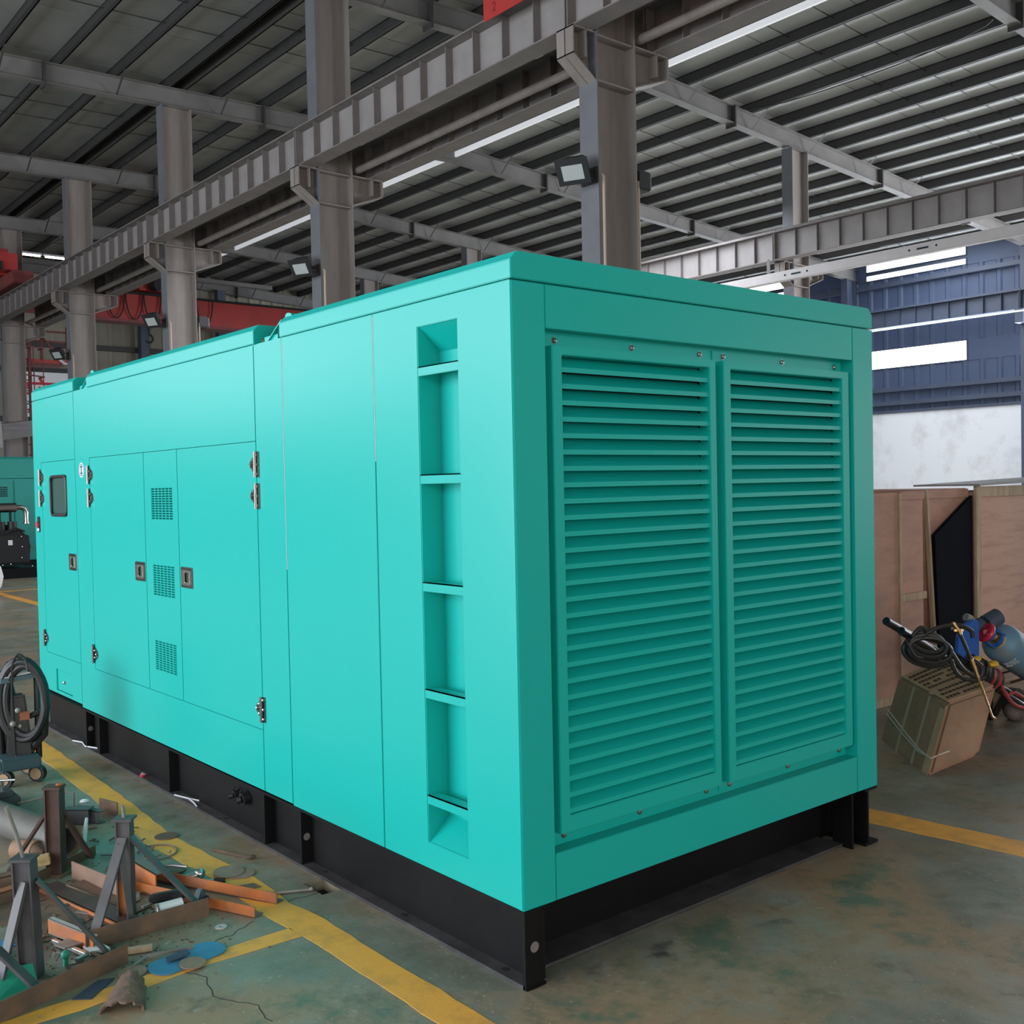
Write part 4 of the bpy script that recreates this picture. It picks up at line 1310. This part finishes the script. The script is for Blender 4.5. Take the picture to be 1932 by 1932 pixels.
mb = MB()
for i in range(4):
    off = Vector((-.64, -.77, 0)) * (.02 + .022 * (i % 2)) + ax_ * (.010 * i)
    mb.tube(arc(hc + off, ax_, az_, .135 - .008 * i, .235 - .012 * i, 0, 2 * PI, 30)[:-1], .021, 8, closed=True)
mb.build('hose_coil', HOSE, ct, smooth=True)
mb = MB()
mb.tube([hc + ax_ * .12 + az_ * -.05, hc + ax_ * .11 + az_ * -.20, hc + ax_ * .02 + az_ * -.30, hc - ax_ * .10 + az_ * -.33], .024, 8)
mb.tube([hc + ax_ * -.10 + az_ * .18, hc - ax_ * .06 + az_ * 0, hc + ax_ * .0 - az_ * .11, hc + ax_ * .09 - az_ * .07], .020, 8)
mb.tube([hc + ax_ * -.13 + az_ * .1, hc - ax_ * .15 + az_ * -.1, hc - ax_ * .14 - az_ * .38], .020, 8)
mb.build('hose_loop', HOSE, ct, smooth=True)
mb = MB()
mb.tube(arc(hc + Vector((-.03, -.05, .17)), ax_, az_, .045, .10, 0, PI, 12) + [hc + ax_ * -.05 + az_ * .05 + Vector((-.03, -.05, 0)), hc + ax_ * -.03 - az_ * .33 + Vector((-.04, -.05, 0))], .007, 6)
mb.tube([hc - ax_ * .09 + az_ * .15, hc - ax_ * .02 - az_ * .18, hc + ax_ * .06 - az_ * .22], .006, 6)
mb.build('thin_cable', RUBBER, ct, smooth=True)
MB().bar(hc + Vector((-.04, -.05, 0)) + ax_ * -.03 - az_ * .31, hc + Vector((-.04, -.05, 0)) + ax_ * -.025 - az_ * .355, .028, .02).build('yellow_plug', YELLOWP, ct, bevel=.004)
t = thing('bench_clamp', 'grey clamp with a T handle on a black block at the left edge', 'clamp', (-.72, 3.45, 0))
MB().box(-.86, -.66, 3.36, 3.52, 0, .05).box(-.83, -.69, 3.37, 3.50, .05, .085).build('block', GREYST, t, bevel=.006)
MB().cyl((-.735, 3.42, .085), (-.735, 3.42, .135), .009, 8).build('screw', ALU, t, smooth=True)
MB().tube([(-.79, 3.45, .137), (-.68, 3.38, .137)], .007, 8).build('handle', ALU, t, smooth=True)
tag(MB().tube([(-.69, 3.30, .03), (-.50, 3.10, .095), (-.475, 3.08, .09), (-.475, 3.08, .012)], .006, 6).build('bent_rod', DULLSTEEL, smooth=True), 'bent thin rod beyond the maroon stand', 'rod')

# ================================================================== right side: crates, carton, gas trolley
def plank_box(t, pts):
    for p, m, nm_ in pts:
        MB().box(*p).build(nm_, m, t, bevel=.003)


t = thing('plywood_crate', 'reddish plywood crate right behind the generator edge, standing furthest left', 'crate', (4.7, 2.0, 0), 'plywood crates')
plank_box(t, [((4.10, 4.872, 1.50, 1.52, .06, 1.535), PLY, 'plywood_sheet'), ((4.905, 5.235, 1.51, 1.53, .06, 1.54), PLY, 'plywood_sheet'),
              ((4.872, 4.905, 1.488, 1.52, .05, 1.53), BATTEN, 'batten'), ((4.905, 5.235, 1.495, 1.51, 1.48, 1.54), PLY, 'batten'), ((4.905, 5.25, 1.49, 1.51, .735, .79), BATTEN, 'batten'),
              ((4.10, 5.235, 1.53, 2.6, .06, 1.52), PLY, 'crate_body'), ((4.10, 5.235, 1.50, 2.6, 0, .06), BATTEN, 'skid')])
t = thing('plywood_crate', 'plywood crate with a black tarpaulin hanging over its corner, the middle one', 'crate', (5.65, 2.0, 0), 'plywood crates')
MB().hexa([(5.50, 1.55, .0), (5.98, 1.55, .0), (5.98, 2.5, .0), (5.45, 2.5, .0), (5.30, 1.55, 1.55), (5.98, 1.55, 1.55), (5.98, 2.5, 1.55), (5.30, 2.5, 1.55)]).build('crate_body', PLY, t, bevel=.003)
MB().bar((5.325, 1.535, 1.55), (5.46, 1.535, .02), .028, .03, (0, 1, 0)).build('batten', BATTEN, t)
MB().box(5.34, 5.98, 1.535, 1.55, 1.48, 1.545).build('batten', PLY, t)
tag(MB().prism([(5.40, 1.505, 1.20), (5.985, 1.505, 1.49), (5.985, 1.505, .03), (5.50, 1.505, .03), (5.44, 1.505, .6)], (0, .024, 0)).build('tarpaulin', TARP), 'black tarpaulin draped over the middle crate', 'tarpaulin')
t = thing('plywood_crate', 'big framed plywood crate with pale battens at the right edge', 'crate', (7.0, 2.0, 0), 'plywood crates')
plank_box(t, [((6.03, 8.0, 1.515, 1.53, .05, 1.52), PLY2, 'plywood_sheet'), ((6.02, 6.10, 1.49, 1.515, .02, 1.565), BATTEN, 'batten'), ((6.10, 8.0, 1.492, 1.515, 1.475, 1.56), BATTEN, 'batten'),
              ((6.10, 8.0, 1.492, 1.515, .02, .12), BATTEN, 'batten'), ((6.03, 8.0, 1.53, 1.98, .05, 1.52), PLY, 'crate_body')])
MB().hexa([(5.97, 1.44, 1.566), (8.1, 1.44, 1.60), (8.1, 2.0, 1.60), (5.97, 2.0, 1.566), (5.97, 1.44, 1.580), (8.1, 1.44, 1.625), (8.1, 2.0, 1.625), (5.97, 2.0, 1.580)]).build('lid', GIRDD, t)
mb = MB()
mb.add([(4.2, 2.0, 1.80), (4.52, 1.9, 1.70), (4.86, 1.8, 1.535), (4.86, 2.3, 1.535), (4.4, 2.4, 1.7), (4.2, 1.85, 1.535), (4.55, 1.7, 1.535)], [(0, 1, 2, 3, 4), (0, 5, 6, 1), (1, 6, 2)])
tag(mb.build('plastic_film', PLASTICF), 'clear plastic film heaped on top of the leftmost crate', 'plastic film')
t = thing('pallet', 'low dark pallet on the floor under the gas trolley', 'pallet', (6.0, .8, 0))
for k in range(4):
    MB().box(5.3, 6.9, .45 + .22 * k, .57 + .22 * k, .09, .11).build('slat', BATTEN, t)
for x in (5.35, 6.05, 6.75):
    MB().box(x, x + .09, .45, 1.25, 0, .09).build('bearer', BATTEN, t)
tag(MB().prism([(3.86, 1.2, 0), (3.97, 1.15, 0), (3.95, 1.35, .5), (3.86, 1.35, .5)], (.01, .1, 0)).build('blue_bag', BLUEG), 'blue grey bag peeking between the carton and the generator', 'bag')

cb = thing('carton', 'crushed tilted cardboard carton with brown print, beside the generator corner', 'carton', (3.35, .5, 0))
P0 = Vector((3.214, .374, 0)); PL = Vector((3.696, .957, .012)); PR = Vector((3.36, .155, .135)); TF = Vector((3.45, .379, .372))
up = TF - P0
PB = PL + (PR - P0)
B8 = [P0, PR, PB, PL, TF, PR + up * .93, PB + up, PL + up]
# body with slightly rounded edges
MB().hexa(B8).build('carton_body', CARD_S, cb, bevel=.018)
nn = (B8[5] - B8[4]).cross(B8[7] - B8[4]).normalized()
if nn.z < 0: nn = -nn
eps = nn * .003


def on_top(u, v, h=0):
    a_ = B8[4].lerp(B8[5], u)
    b_ = B8[7].lerp(B8[6], u)
    return a_.lerp(b_, v) + eps + nn * h


MB().hexa([on_top(.04, .03, -.004), on_top(.96, .03, -.004), on_top(.96, .97, -.004), on_top(.04, .97, -.004), on_top(.04, .03), on_top(.96, .03), on_top(.96, .97), on_top(.04, .97)]).build('top_flap', CARD, cb)
MB().hexa([on_top(-.01, .28, 0), on_top(1.0, .28, 0), on_top(1.0, .36, 0), on_top(-.01, .36, 0), on_top(-.01, .28, .0015), on_top(1.0, .28, .0015), on_top(1.0, .36, .0015), on_top(-.01, .36, .0015)]).build('tape_strip', TAPE, cb)
mb = MB()
for r_ in range(8):
    v0 = .08 + .1 * r_ + (.04 if r_ > 2 else 0)
    uu = .1
    while uu < .86:
        w = random.uniform(.03, .075)
        if random.random() > .12:
            mb.prism([on_top(uu, v0, .0045), on_top(uu + w, v0, .0045), on_top(uu + w, v0 + .045, .0045), on_top(uu, v0 + .045, .0045)], nn * .0006)
        uu += w + .02
mb.build('printed_text', PRINTM, cb, kind='stuff')


def on_left(u, v):     # face P0, PL, TL, TF (u along, v up)
    q = P0.lerp(PL, u).lerp(TF.lerp(PL + up, u), v)
    return q


nl = (PL - P0).cross(up).normalized()
if nl.dot(Vector((-2.17, -2.6, 1.65)) - P0) < 0: nl = -nl
for (ua, ub) in ((.30, .34), (.62, .66)):
    MB().prism([on_left(ua, .02) + nl * .001, on_left(ub, .02) + nl * .001, on_left(ub, .98) + nl * .001, on_left(ua, .98) + nl * .001], nl * .001).build('tape_strip', TAPE, cb)
MB().prism([on_left(-.0, .02) + nl * .001, on_left(.12, .02) + nl * .001, on_left(.10, .9) + nl * .001, on_left(.0, .9) + nl * .001], nl * .001).build('pale_patch', CARD, cb)
mb = MB()
for dv in (0, .06):
    mb.tube([on_left(1.0, .42 + dv) + nl * .004, on_left(.6, .30 + dv * .9) + nl * .004, on_left(.25, .22 + dv * .5) + nl * .004, on_left(.02, .24) + nl * .005, P0 + (PR - P0) * .3 + up * .27 + Vector((0, -.006, 0))], .005, 6)
mb.build('strapping', STRAP, cb, smooth=True)

# gas bottle trolley
gt = thing('gas_trolley', 'black tubular gas bottle trolley leaning back at the right edge', 'trolley', (4.2, .5, 0))
fA0, fA1 = Vector((3.003, .486, .871)), Vector((4.918, .563, .106))
fB0, fB1 = Vector((3.045, .424, .820)), Vector((4.819, .54, .104))
MB().tube([fA0, fA0.lerp(fA1, .5), fA1], .018, 10).tube([fB0, fB0.lerp(fB1, .5), fB1], .018, 10).build('frame_tube', RUBBER, gt, smooth=True)
MB().cyl(fA0, fA0.lerp(fA1, .19), .023, 12).build('hand_grip', RUBBER, gt, smooth=True)
MB().cyl(fB0, fB0.lerp(fB1, .19), .023, 12).build('hand_grip', RUBBER, gt, smooth=True)
mb = MB()
mb.bar(fA0.lerp(fA1, .655), (4.80, .80, .0), .04, .02)
mb.bar(fA0.lerp(fA1, .78), (4.70, .72, .06), .035, .02)
mb.build('prop_leg', RUBBER, gt)
for y in (.70, .38):
    wv = MB().cyl((4.93, y - .03, .106), (4.93, y + .03, .106), .105, 22).build('wheel', RUBBER, gt, smooth=True)
MB().cyl((4.93, .35, .106), (4.93, .73, .106), .014, 10).build('axle', DULLSTEEL, gt, smooth=True)
view = (Vector((-2.17, -2.6, 1.65)) - Vector((4.1, .47, .6))).normalized()
# cylinder resting on the trolley
gc = thing('gas_cylinder', 'blue gas cylinder with white lettering and a yellow neck ring at the right edge', 'gas cylinder', (4.6, .45, .3))
ca, cb_ = Vector((4.245, .488, .638)), Vector((5.083, .482, .275))
cd = (cb_ - ca).normalized()
R = .122
prof = [(0, .036), (.012, .062), (.03, .090), (.055, .112), (.085, R), (.82, R), (.88, .10)]
mb = MB().tube([ca + cd * a_ for a_, _ in prof], [b_ for _, b_ in prof], 28)
mb.build('cylinder_body', BLUESTEEL, gc, smooth=True)
MB().cyl(ca + cd * -.012, ca + cd * .035, .058, 20).build('neck_ring', YELLOWP, gc, smooth=True)
nrm = (view - cd * view.dot(cd)).normalized()
sd = cd.cross(nrm)
sd = sd if sd.z > 0 else -sd
nrm = (nrm * math.cos(.55) - sd * math.sin(.55)).normalized()
sd = cd.cross(nrm)
sd = sd if sd.z > 0 else -sd
text('lettering', '氧', gc, ca + cd * .135 + nrm * (R + .0015), (-cd, -sd) if (-cd).cross(-sd).dot(nrm) > 0 else (cd, -sd), .095, CHARW)
nrm = (view - cd * view.dot(cd)).normalized()
sd = cd.cross(nrm)
sd = sd if sd.z > 0 else -sd
mb = MB()
for sg in (-1, 1):
    mb.prism([ca - cd * .01 + nrm * (.045 * k) + sd * sg * .04 for k in (-1, 1)] + [ca - cd * .13 + nrm * (.045 * k) + sd * sg * .04 for k in (1, -1)], sd * sg * .014)
mb.ring(ca - cd * .012, ca - cd * .045, .060, .046, 16)
mb.ring(ca - cd * .115, ca - cd * .14, .056, .03, 16)
mb.build('valve_guard', BLUEP, gc, smooth=True)
mb = MB()
mb.cyl(ca, ca - cd * .13, .020, 10)
mb.sphere(ca - cd * .075 + nrm * .02, .030, 10)
mb.build('valve_body', BRASS, gc, smooth=True)
hw = ca - cd * .215 + nrm * .05
e1, e2 = sd, (nrm.cross(sd).normalized() * .55 + nrm).normalized()
mb = MB()
mb.tube(arc(hw, e1, e2, .050, .050, 0, 2 * PI, 18)[:-1], .015, 8, closed=True)
mb.cyl(hw - cd * .01, ca - cd * .13, .015, 8)
for i in range(3):
    t_ = PI * i / 3
    e = e1 * math.cos(t_) + e2 * math.sin(t_)
    mb.bar(hw - e * .046, hw + e * .046, .013, .012, cd)
mb.build('handwheel', REDP, gc, smooth=True)
rg = thing('gas_regulator', 'blue grey pressure regulator with two round gauges on the cylinder valve', 'regulator', (4.15, .47, .75))
va = Vector((.77, -.64, 0))
g1, g2 = Vector((4.06, .51, .735)), Vector((4.155, .47, .765))
MB().cyl(g1 + Vector((-.03, .01, -.012)), g1 + Vector((.03, -.01, .012)), .040, 16).build('gauge', BLUEG, rg, smooth=True)
MB().cyl(g2 + Vector((-.045, .015, -.02)), g2 + Vector((.045, -.02, .02)), .052, 16).build('gauge', BLUEG, rg, smooth=True)
MB().cyl(g1, g2, .024, 10).build('regulator_body', RUBBER, rg, smooth=True)
MB().cyl(Vector((3.975, .515, .785)), Vector((4.04, .51, .745)), .019, 10).cyl(Vector((3.945, .525, .80)), Vector((3.98, .51, .782)), .025, 10).build('inlet_tube', DULLSTEEL, rg, smooth=True)
tag(MB().prism([(3.815, .515, .60), (3.825, .51, .70), (3.87, .49, .765), (3.94, .475, .790), (3.985, .46, .780), (3.985, .46, .56), (3.90, .485, .545)], (.02, .03, 0)).build('face_shield', BLUEP, bevel=.006),
    'blue plastic welding shield hanging behind the hoses', 'shield')
# coil of black hose hung on the handles
hz = thing('hose_coil', 'coil of black hose hung on the trolley handles', 'hose', (3.18, .33, .72))
mb = MB()
vb = Vector((0, 0, 1))
for i in range(8):
    c_ = Vector((3.165, .345, .728)) + Vector((-.64, -.77, 0)) * (.013 * (i % 3) - .005) + va * random.uniform(-.012, .012) + vb * (.008 * (i - 4))
    tl = random.uniform(-.25, .15)
    mb.tube(arc(c_, (va + vb * (-.25 + tl * .3)).normalized(), (vb * .75 + va * .28).normalized(), .128 - .006 * i, .074 - .003 * i, 0, 2 * PI, 26)[:-1], .0115, 7, closed=True)
mb.build('hose_turns', HOSE, hz, smooth=True)
mb = MB()


def smooth_path(P, n=6):
    P = [Vector(p) for p in P]
    out = []
    for i in range(len(P) - 1):
        p0, p1, p2, p3 = P[max(i - 1, 0)], P[i], P[i + 1], P[min(i + 2, len(P) - 1)]
        for k in range(n):
            t = k / n
            out.append(.5 * ((2 * p1) + (p2 - p0) * t + (2 * p0 - 5 * p1 + 4 * p2 - p3) * t * t + (3 * p1 - p0 - 3 * p2 + p3) * t ** 3))
    out.append(P[-1])
    return out


mb.tube(smooth_path([(3.115, .36, .775), (3.19, .29, .835), (3.27, .225, .845), (3.325, .18, .815), (3.335, .175, .775)]), .012, 8)
mb.tube(smooth_path([(3.25, .25, .70), (3.30, .205, .60), (3.36, .15, .565), (3.37, .145, .62), (3.31, .20, .68)]), .012, 8)
mb.tube(smooth_path([(3.24, .26, .68), (3.275, .23, .58), (3.33, .18, .545), (3.39, .13, .56)]), .012, 8)
mb.tube(smooth_path([(3.06, .40, .76), (3.085, .37, .69), (3.12, .345, .675)]), .010, 8)
mb.tube(smooth_path([(3.08, .38, .79), (3.115, .35, .835), (3.15, .33, .815)]), .012, 8)
mb.build('hose_ends', HOSE, hz, smooth=True)
rh = thing('red_hose', 'red and black hose wound round the trolley frame with yellow tags', 'hose', (4.1, .5, .45))
mb, mb2 = MB(), MB()
fd = (fA1 - fA0).normalized()
w1 = fd.cross(view).normalized()
w2 = fd.cross(w1).normalized()
for i in range(10):
    q = fA0.lerp(fA1, .475 + .021 * i) + Vector((0, -.03, .01))
    rr = .072 - .003 * abs(i - 4)
    (mb2 if i in (6, 8) else mb).tube(arc(q, (w1 + fd * random.uniform(.1, .45)).normalized(), w2, rr, rr * .8, 0, 2 * PI, 18)[:-1], .0125, 7, closed=True)
mb.build('black_turns', HOSE, rh, smooth=True)
mb2.tube(smooth_path([(4.26, .47, .37), (4.30, .46, .30), (4.40, .45, .215), (4.56, .44, .17), (4.9, .40, .14), (5.2, .3, .02)]), .012, 8)
mb2.tube(smooth_path([(4.33, .46, .275), (4.40, .45, .29), (4.48, .44, .255), (4.60, .43, .20)]), .011, 8)
mb2.build('red_turns', REDHOSE, rh, smooth=True)
mb = MB()
mb.sphere((3.885, .43, .565), .026, 10, (1.2, 1, .7)).sphere((4.03, .40, .520), .030, 10, (1.3, 1, .7))
mb.build('yellow_tag', YELLOWP, rh, smooth=True)
# cutting torch
tc_ = thing('cutting_torch', 'brass cutting torch hanging from the trolley with its tip down', 'torch', (3.36, .19, .55))
q0, q1, q2, q3 = Vector((3.262, .215, .820)), Vector((3.315, .175, .665)), Vector((3.335, .16, .60)), Vector((3.405, .10, .335))
MB().cyl(Vector((3.24, .235, .86)), q0, .010, 10).cyl(q0, q0.lerp(q1, .15), .012, 10).bar(q0 + va * -.025, q0 + va * .025, .012, .012).build('valve_block', BRASS, tc_, smooth=True)
MB().cyl(q0.lerp(q1, .15), q1, .010, 10).build('handle', RUBBER, tc_, smooth=True)
MB().cyl(q1, q2, .012, 10).cyl(q2, q2.lerp(q3, .15), .010, 10).build('mixer', BRASS, tc_, smooth=True)
MB().tube([q2, q2.lerp(q3, .95), q3 + va * .012], [.008, .0055, .007], 8).build('tube', BRASS, tc_, smooth=True)
MB().sphere(q0 + va * -.035 + Vector((0, 0, .01)), .011, 8).build('needle_valve', CHROME, tc_, smooth=True)
tag(MB().sphere((4.87, .66, .07), .075, 12, (1.3, .9, .9)).build('stone_lump', STONE, smooth=True), 'grey brown lump on the floor beside the trolley leg', 'lump')

# ================================================================== far left: second generator, engine, ladder, cranes, banner
g2 = thing('generator_set', 'second teal generator standing far off at the left edge', 'generator', (3.3, 22.5, 0))
MB().box(1.0, 5.4, 21.5, 23.8, .25, 2.0).build('canopy_body', TEAL_OLD, g2, bevel=.01)
MB().prism([(1.0, 21.5, 2.01), (1.0, 21.5, 2.42), (1.0, 21.56, 2.47), (1.0, 23.74, 2.47), (1.0, 23.8, 2.42), (1.0, 23.8, 2.01)], (4.4, 0, 0)).build('roof_section', TEAL_OLD, g2)
for xa, xb in ((1.6, 2.5), (2.55, 3.3), (3.35, 3.97), (4.0, 4.7)):
    MB().box(xa, xb, 21.485, 21.5, .5, 1.96).build('door', TEAL_OLD, g2, bevel=.004)
for xa in (3.45, 2.7):
    mb = MB()
    for i in range(12):
        for j in range(5):
            mb.box(xa + .035 * i, xa + .035 * i + .022, 21.478, 21.486, 1.62 + .045 * j, 1.65 + .045 * j)
    mb.build('vent_grille', DARK, g2)
MB().box(1.0, 5.4, 21.55, 23.7, 0, .25).build('base_frame', BLACK, g2)
en = thing('diesel_engine', 'black diesel engine with a chrome exhaust silencer in front of the far generator', 'engine', (3.2, 20.2, 0))
MB().box(2.4, 3.95, 19.7, 20.9, 0, .20).build('base_frame', BLACK, en, bevel=.01)
MB().box(2.5, 3.72, 19.9, 20.7, .28, .95).build('engine_block', RUBBER, en, bevel=.03)
MB().box(2.9, 3.82, 19.8, 19.92, .30, .85).build('radiator_shroud', RUBBER, en, bevel=.02)
mb = MB()
for i in range(5):
    mb.cyl((2.7 + .22 * i, 20.1, .95), (2.7 + .22 * i, 20.1, 1.12), .09, 12)
mb.box(2.6, 3.6, 20.2, 20.5, .95, 1.05)
mb.build('cylinder_heads', RUBBER, en, smooth=True)
MB().cyl((2.6, 20.1, 1.40), (3.66, 20.1, 1.40), .095, 18).build('silencer', CHROME, en, smooth=True)
MB().tube([(3.66, 20.1, 1.40), (3.76, 20.1, 1.40), (3.82, 20.1, 1.37), (3.85, 20.1, 1.28), (3.85, 20.1, 1.08)], .05, 14).cyl((3.85, 20.1, 1.10), (3.85, 20.1, 1.07), .065, 14).build('exhaust_elbow', CHROME, en, smooth=True)
mb = MB()
for x in (2.8, 3.35, 3.55):
    mb.box(x - .02, x + .02, 20.08, 20.12, 1.05, 1.33)
mb.build('silencer_bracket', RUBBER, en)
MB().box(3.42, 3.50, 19.79, 19.80, .66, .76).build('data_plate', LABELW, en)
mb = MB()
for x, z in ((3.66, .82), (3.67, .62), (3.66, .40), (3.85, .22), (3.45, .28), (3.3, .27)):
    mb.sphere((x, 19.79, z), .018, 8)
mb.build('bolt', CHROME, en, smooth=True)
mb = MB()
mb.tube([(3.72, 20.2, .9), (3.85, 20.1, .8), (3.9, 20.1, .6), (3.85, 20.1, .3)], .03, 8)
mb.tube([(3.4, 19.85, .9), (3.55, 19.8, 1.0), (3.75, 19.9, .92)], .025, 8)
mb.build('coolant_hose', HOSE, en, smooth=True)
# white sack at the very edge
tag(MB().sphere((2.13, 16.0, .32), .32, 12, (.8, .6, 1)).build('white_sack', PAPER, smooth=True), 'white sack cut off by the left edge in front of the far engine', 'sack')

ld = thing('access_ladder', 'red caged steel ladder fixed beside the fifth column', 'ladder', (6.7, 30.9, 0))
for x in (6.46, 6.95):
    MB().box(x - .04, x + .04, 30.86, 30.94, 0, 6.35).build('stile', RED_D, ld)
me = MB().cyl((-.25, 0, 0), (.25, 0, 0), .018, 6).mesh('rung', RED_D)
for k in range(18):
    inst('rung', me, ld, (6.705, 30.9, .6 + .32 * k))
for k in range(5):
    z = 2.6 + .85 * k
    MB().tube([(6.46, 30.9, z), (6.42, 30.5, z), (6.70, 30.25, z + .02), (7.25, 30.5, z), (7.2, 30.9, z)], .022, 6).build('cage_hoop', RED_D, ld)
for x, y in ((6.55, 30.35), (6.9, 30.3), (7.22, 30.5)):
    MB().cyl((x, y, 2.6), (x, y, 6.0), .016, 6).build('cage_bar', RED_D, ld)
pf = thing('access_platform', 'dull red railed platform and brace at the head of the ladder', 'platform', (7.3, 31.2, 5.7))
MB().box(6.45, 8.15, 30.9, 32.0, 5.62, 5.72).build('deck_beam', RED, pf)
for z in (6.25, 6.55):
    MB().box(6.45, 8.1, 30.92, 30.96, z, z + .05).build('guard_rail', RED_D, pf)
for x in (6.5, 7.3, 8.05):
    MB().box(x - .025, x + .025, 30.9, 30.96, 5.7, 6.75).build('post', RED_D, pf)
MB().bar((6.95, 30.9, 6.85), (7.85, 30.9, 5.75), .06, .06).build('brace', RED_D, pf)
MB().bar((6.5, 30.9, 6.6), (7.05, 30.9, 6.88), .05, .05).build('brace', RED_D, pf)
MB().tube([(7.75, 30.85, 5.78), (7.95, 30.85, 5.62), (8.12, 30.85, 5.6), (8.13, 30.85, 2.5)], .045, 8).build('drain_pipe', WHITE, pf, smooth=True)
tag(MB().bar((4.6, 28.4, 3.25), (7.4, 30.3, 3.70), .25, .45).build('steel_beam', GIRDD), 'dark steel beam hung across beside the fifth column', 'beam')
tag(MB().bar((5.4, 28.0, 3.45), (7.2, 28.6, 3.55), .12, .10).build('cable_duct', RAFT), 'grey duct running in front of the fifth column', 'duct')
tag(MB().prism([(4.85, 27.2, 2.9), (5.22, 27.2, 2.9), (5.20, 27.2, 3.5), (5.10, 27.2, 3.9), (4.85, 27.2, 4.1)], (.0, .04, 0)).build('pale_board', CONC), 'pale board cut by the left edge above the far generator', 'board')

def banner():
    t = thing('safety_banner', 'white banner with red characters high on the back wall', 'banner', (11, 35.8, 5.0))
    MB().box(8.0, 18.0, 35.40, 35.43, 4.30, 5.83).build('banner_sheet', LABELW, t)
    for x in (8.3, 12.2, 15.2, 17.7):
        MB().box(x - .03, x + .03, 35.43, 35.84, 5.90, 5.98).box(x - .03, x + .03, 35.41, 35.45, 5.80, 5.98).build('hanger', DARK, t)
    for i, ch in enumerate('安全生产'):
        text('lettering', ch, t, (8.55 + 2.6 * i, 35.39, 4.95), ((1, 0, 0), (0, 0, 1)), 1.25, REDINK)
    return t


banner()
# red bridge crane of the right bay, seen between the columns
cr = thing('bridge_crane', 'red bridge crane spanning the right bay behind the third column', 'crane', (12, 29.3, 7.1))
MB().prism([(7.15, 29.0, 7.60), (17.3, 29.0, 7.60), (17.3, 29.0, 7.2), (16.2, 29.0, 6.82), (8.3, 29.0, 6.82), (7.15, 29.0, 7.2)], (0, .45, 0)).build('main_beam', RED, cr)
MB().box(8.2, 16.3, 28.92, 29.5, 6.74, 6.82).build('bottom_flange', RED_D, cr)
MB().box(7.1, 17.4, 28.90, 29.55, 7.60, 7.66).build('top_flange', DARK, cr)
MB().box(6.7, 7.2, 27.8, 31.0, 7.10, 7.5).build('end_carriage', RED, cr, bevel=.02)
MB().box(17.25, 17.7, 27.8, 31.0, 7.10, 7.5).build('end_carriage', RED, cr, bevel=.02)
tr = MB().box(9.5, 11.0, 28.7, 29.9, 7.70, 8.15).build('trolley', RED, cr, bevel=.03)
MB().cyl((9.9, 28.65, 7.85), (10.0, 28.4, 7.85), .2, 14).build('motor', RUBBER, tr, smooth=True)
mb = MB()
for i in range(6):
    x = 8.6 + .55 * i
    mb.tube(arc((x + .27, 28.9, 7.58), (1, 0, 0), (0, 0, -1), .26, .75, 0, PI, 10), .018, 5)
mb.build('festoon_cable', DARK, cr)
MB().cyl((9.95, 29.2, 6.8), (9.95, 29.2, 6.45), .03, 8).tube(arc((9.95, 29.2, 6.33), (1, 0, 0), (0, 0, 1), .11, .12, -2.6, 1.6, 10), .035, 8).build('hook', DARK, cr, smooth=True)
# left bay cranes riding on the near girder
cr = thing('bridge_crane', 'red crane end at the far left on the near runway girder', 'crane', (5.5, 28, 7.3))
MB().box(5.45, 5.95, 26.6, 29.6, 7.15, 7.48).build('end_carriage', RED_D, cr, bevel=.02)
MB().box(-11.5, 5.6, 27.6, 28.2, 7.5, 8.2).build('main_beam', RED, cr)
MB().box(4.4, 5.7, 27.1, 28.7, 7.55, 8.0).build('platform', RED, cr)
MB().box(4.6, 5.3, 27.0, 27.1, 7.55, 7.75).build('vent_grille', DARK, cr)
cr = thing('bridge_crane', 'red crane end marked 2 at the top edge above the girder', 'crane', (5.5, 5.8, 7.2))
MB().box(5.45, 5.85, 4.0, 6.91, 6.93 + .19, 7.75).build('end_carriage', RED, cr, bevel=.012)
MB().box(5.44, 5.452, 4.0, 6.91, 6.94, 7.75).build('side_plate', RED, cr)
MB().cyl((5.6, 6.6, 7.13), (5.8, 6.6, 7.13), .08, 16).build('wheel', DARK, cr, smooth=True)
MB().box(-11.5, 5.5, 4.4, 5.0, 7.75, 8.6).build('main_beam', RED, cr)
text('number_marking', '2', cr, (5.437, 6.72, 7.05), ((0, -1, 0), (0, 0, 1)), .16, DARKRED)
# fluorescent battens far left
for k, (xa, xb) in enumerate(((7.25, 7.95), (8.10, 9.0))):
    t = thing('batten_light', ('shorter' if k == 0 else 'longer') + ' lit batten lamp at far left under the roof', 'lamp', ((xa + xb) / 2, 33, 9.15), 'far batten lamps')
    MB().cyl((xa, 33, 9.27), (xb, 33, 9.27), .03, 10).build('tube', TUBE, t)
    MB().box(xa - .05, xb + .05, 32.96, 33.04, 9.30, 9.36).build('housing', WHITE, t)
MB().box(XL, 16, 32.9, 33.1, 9.0, 9.14).build('back_tie_beam', RAFT, ceiling)
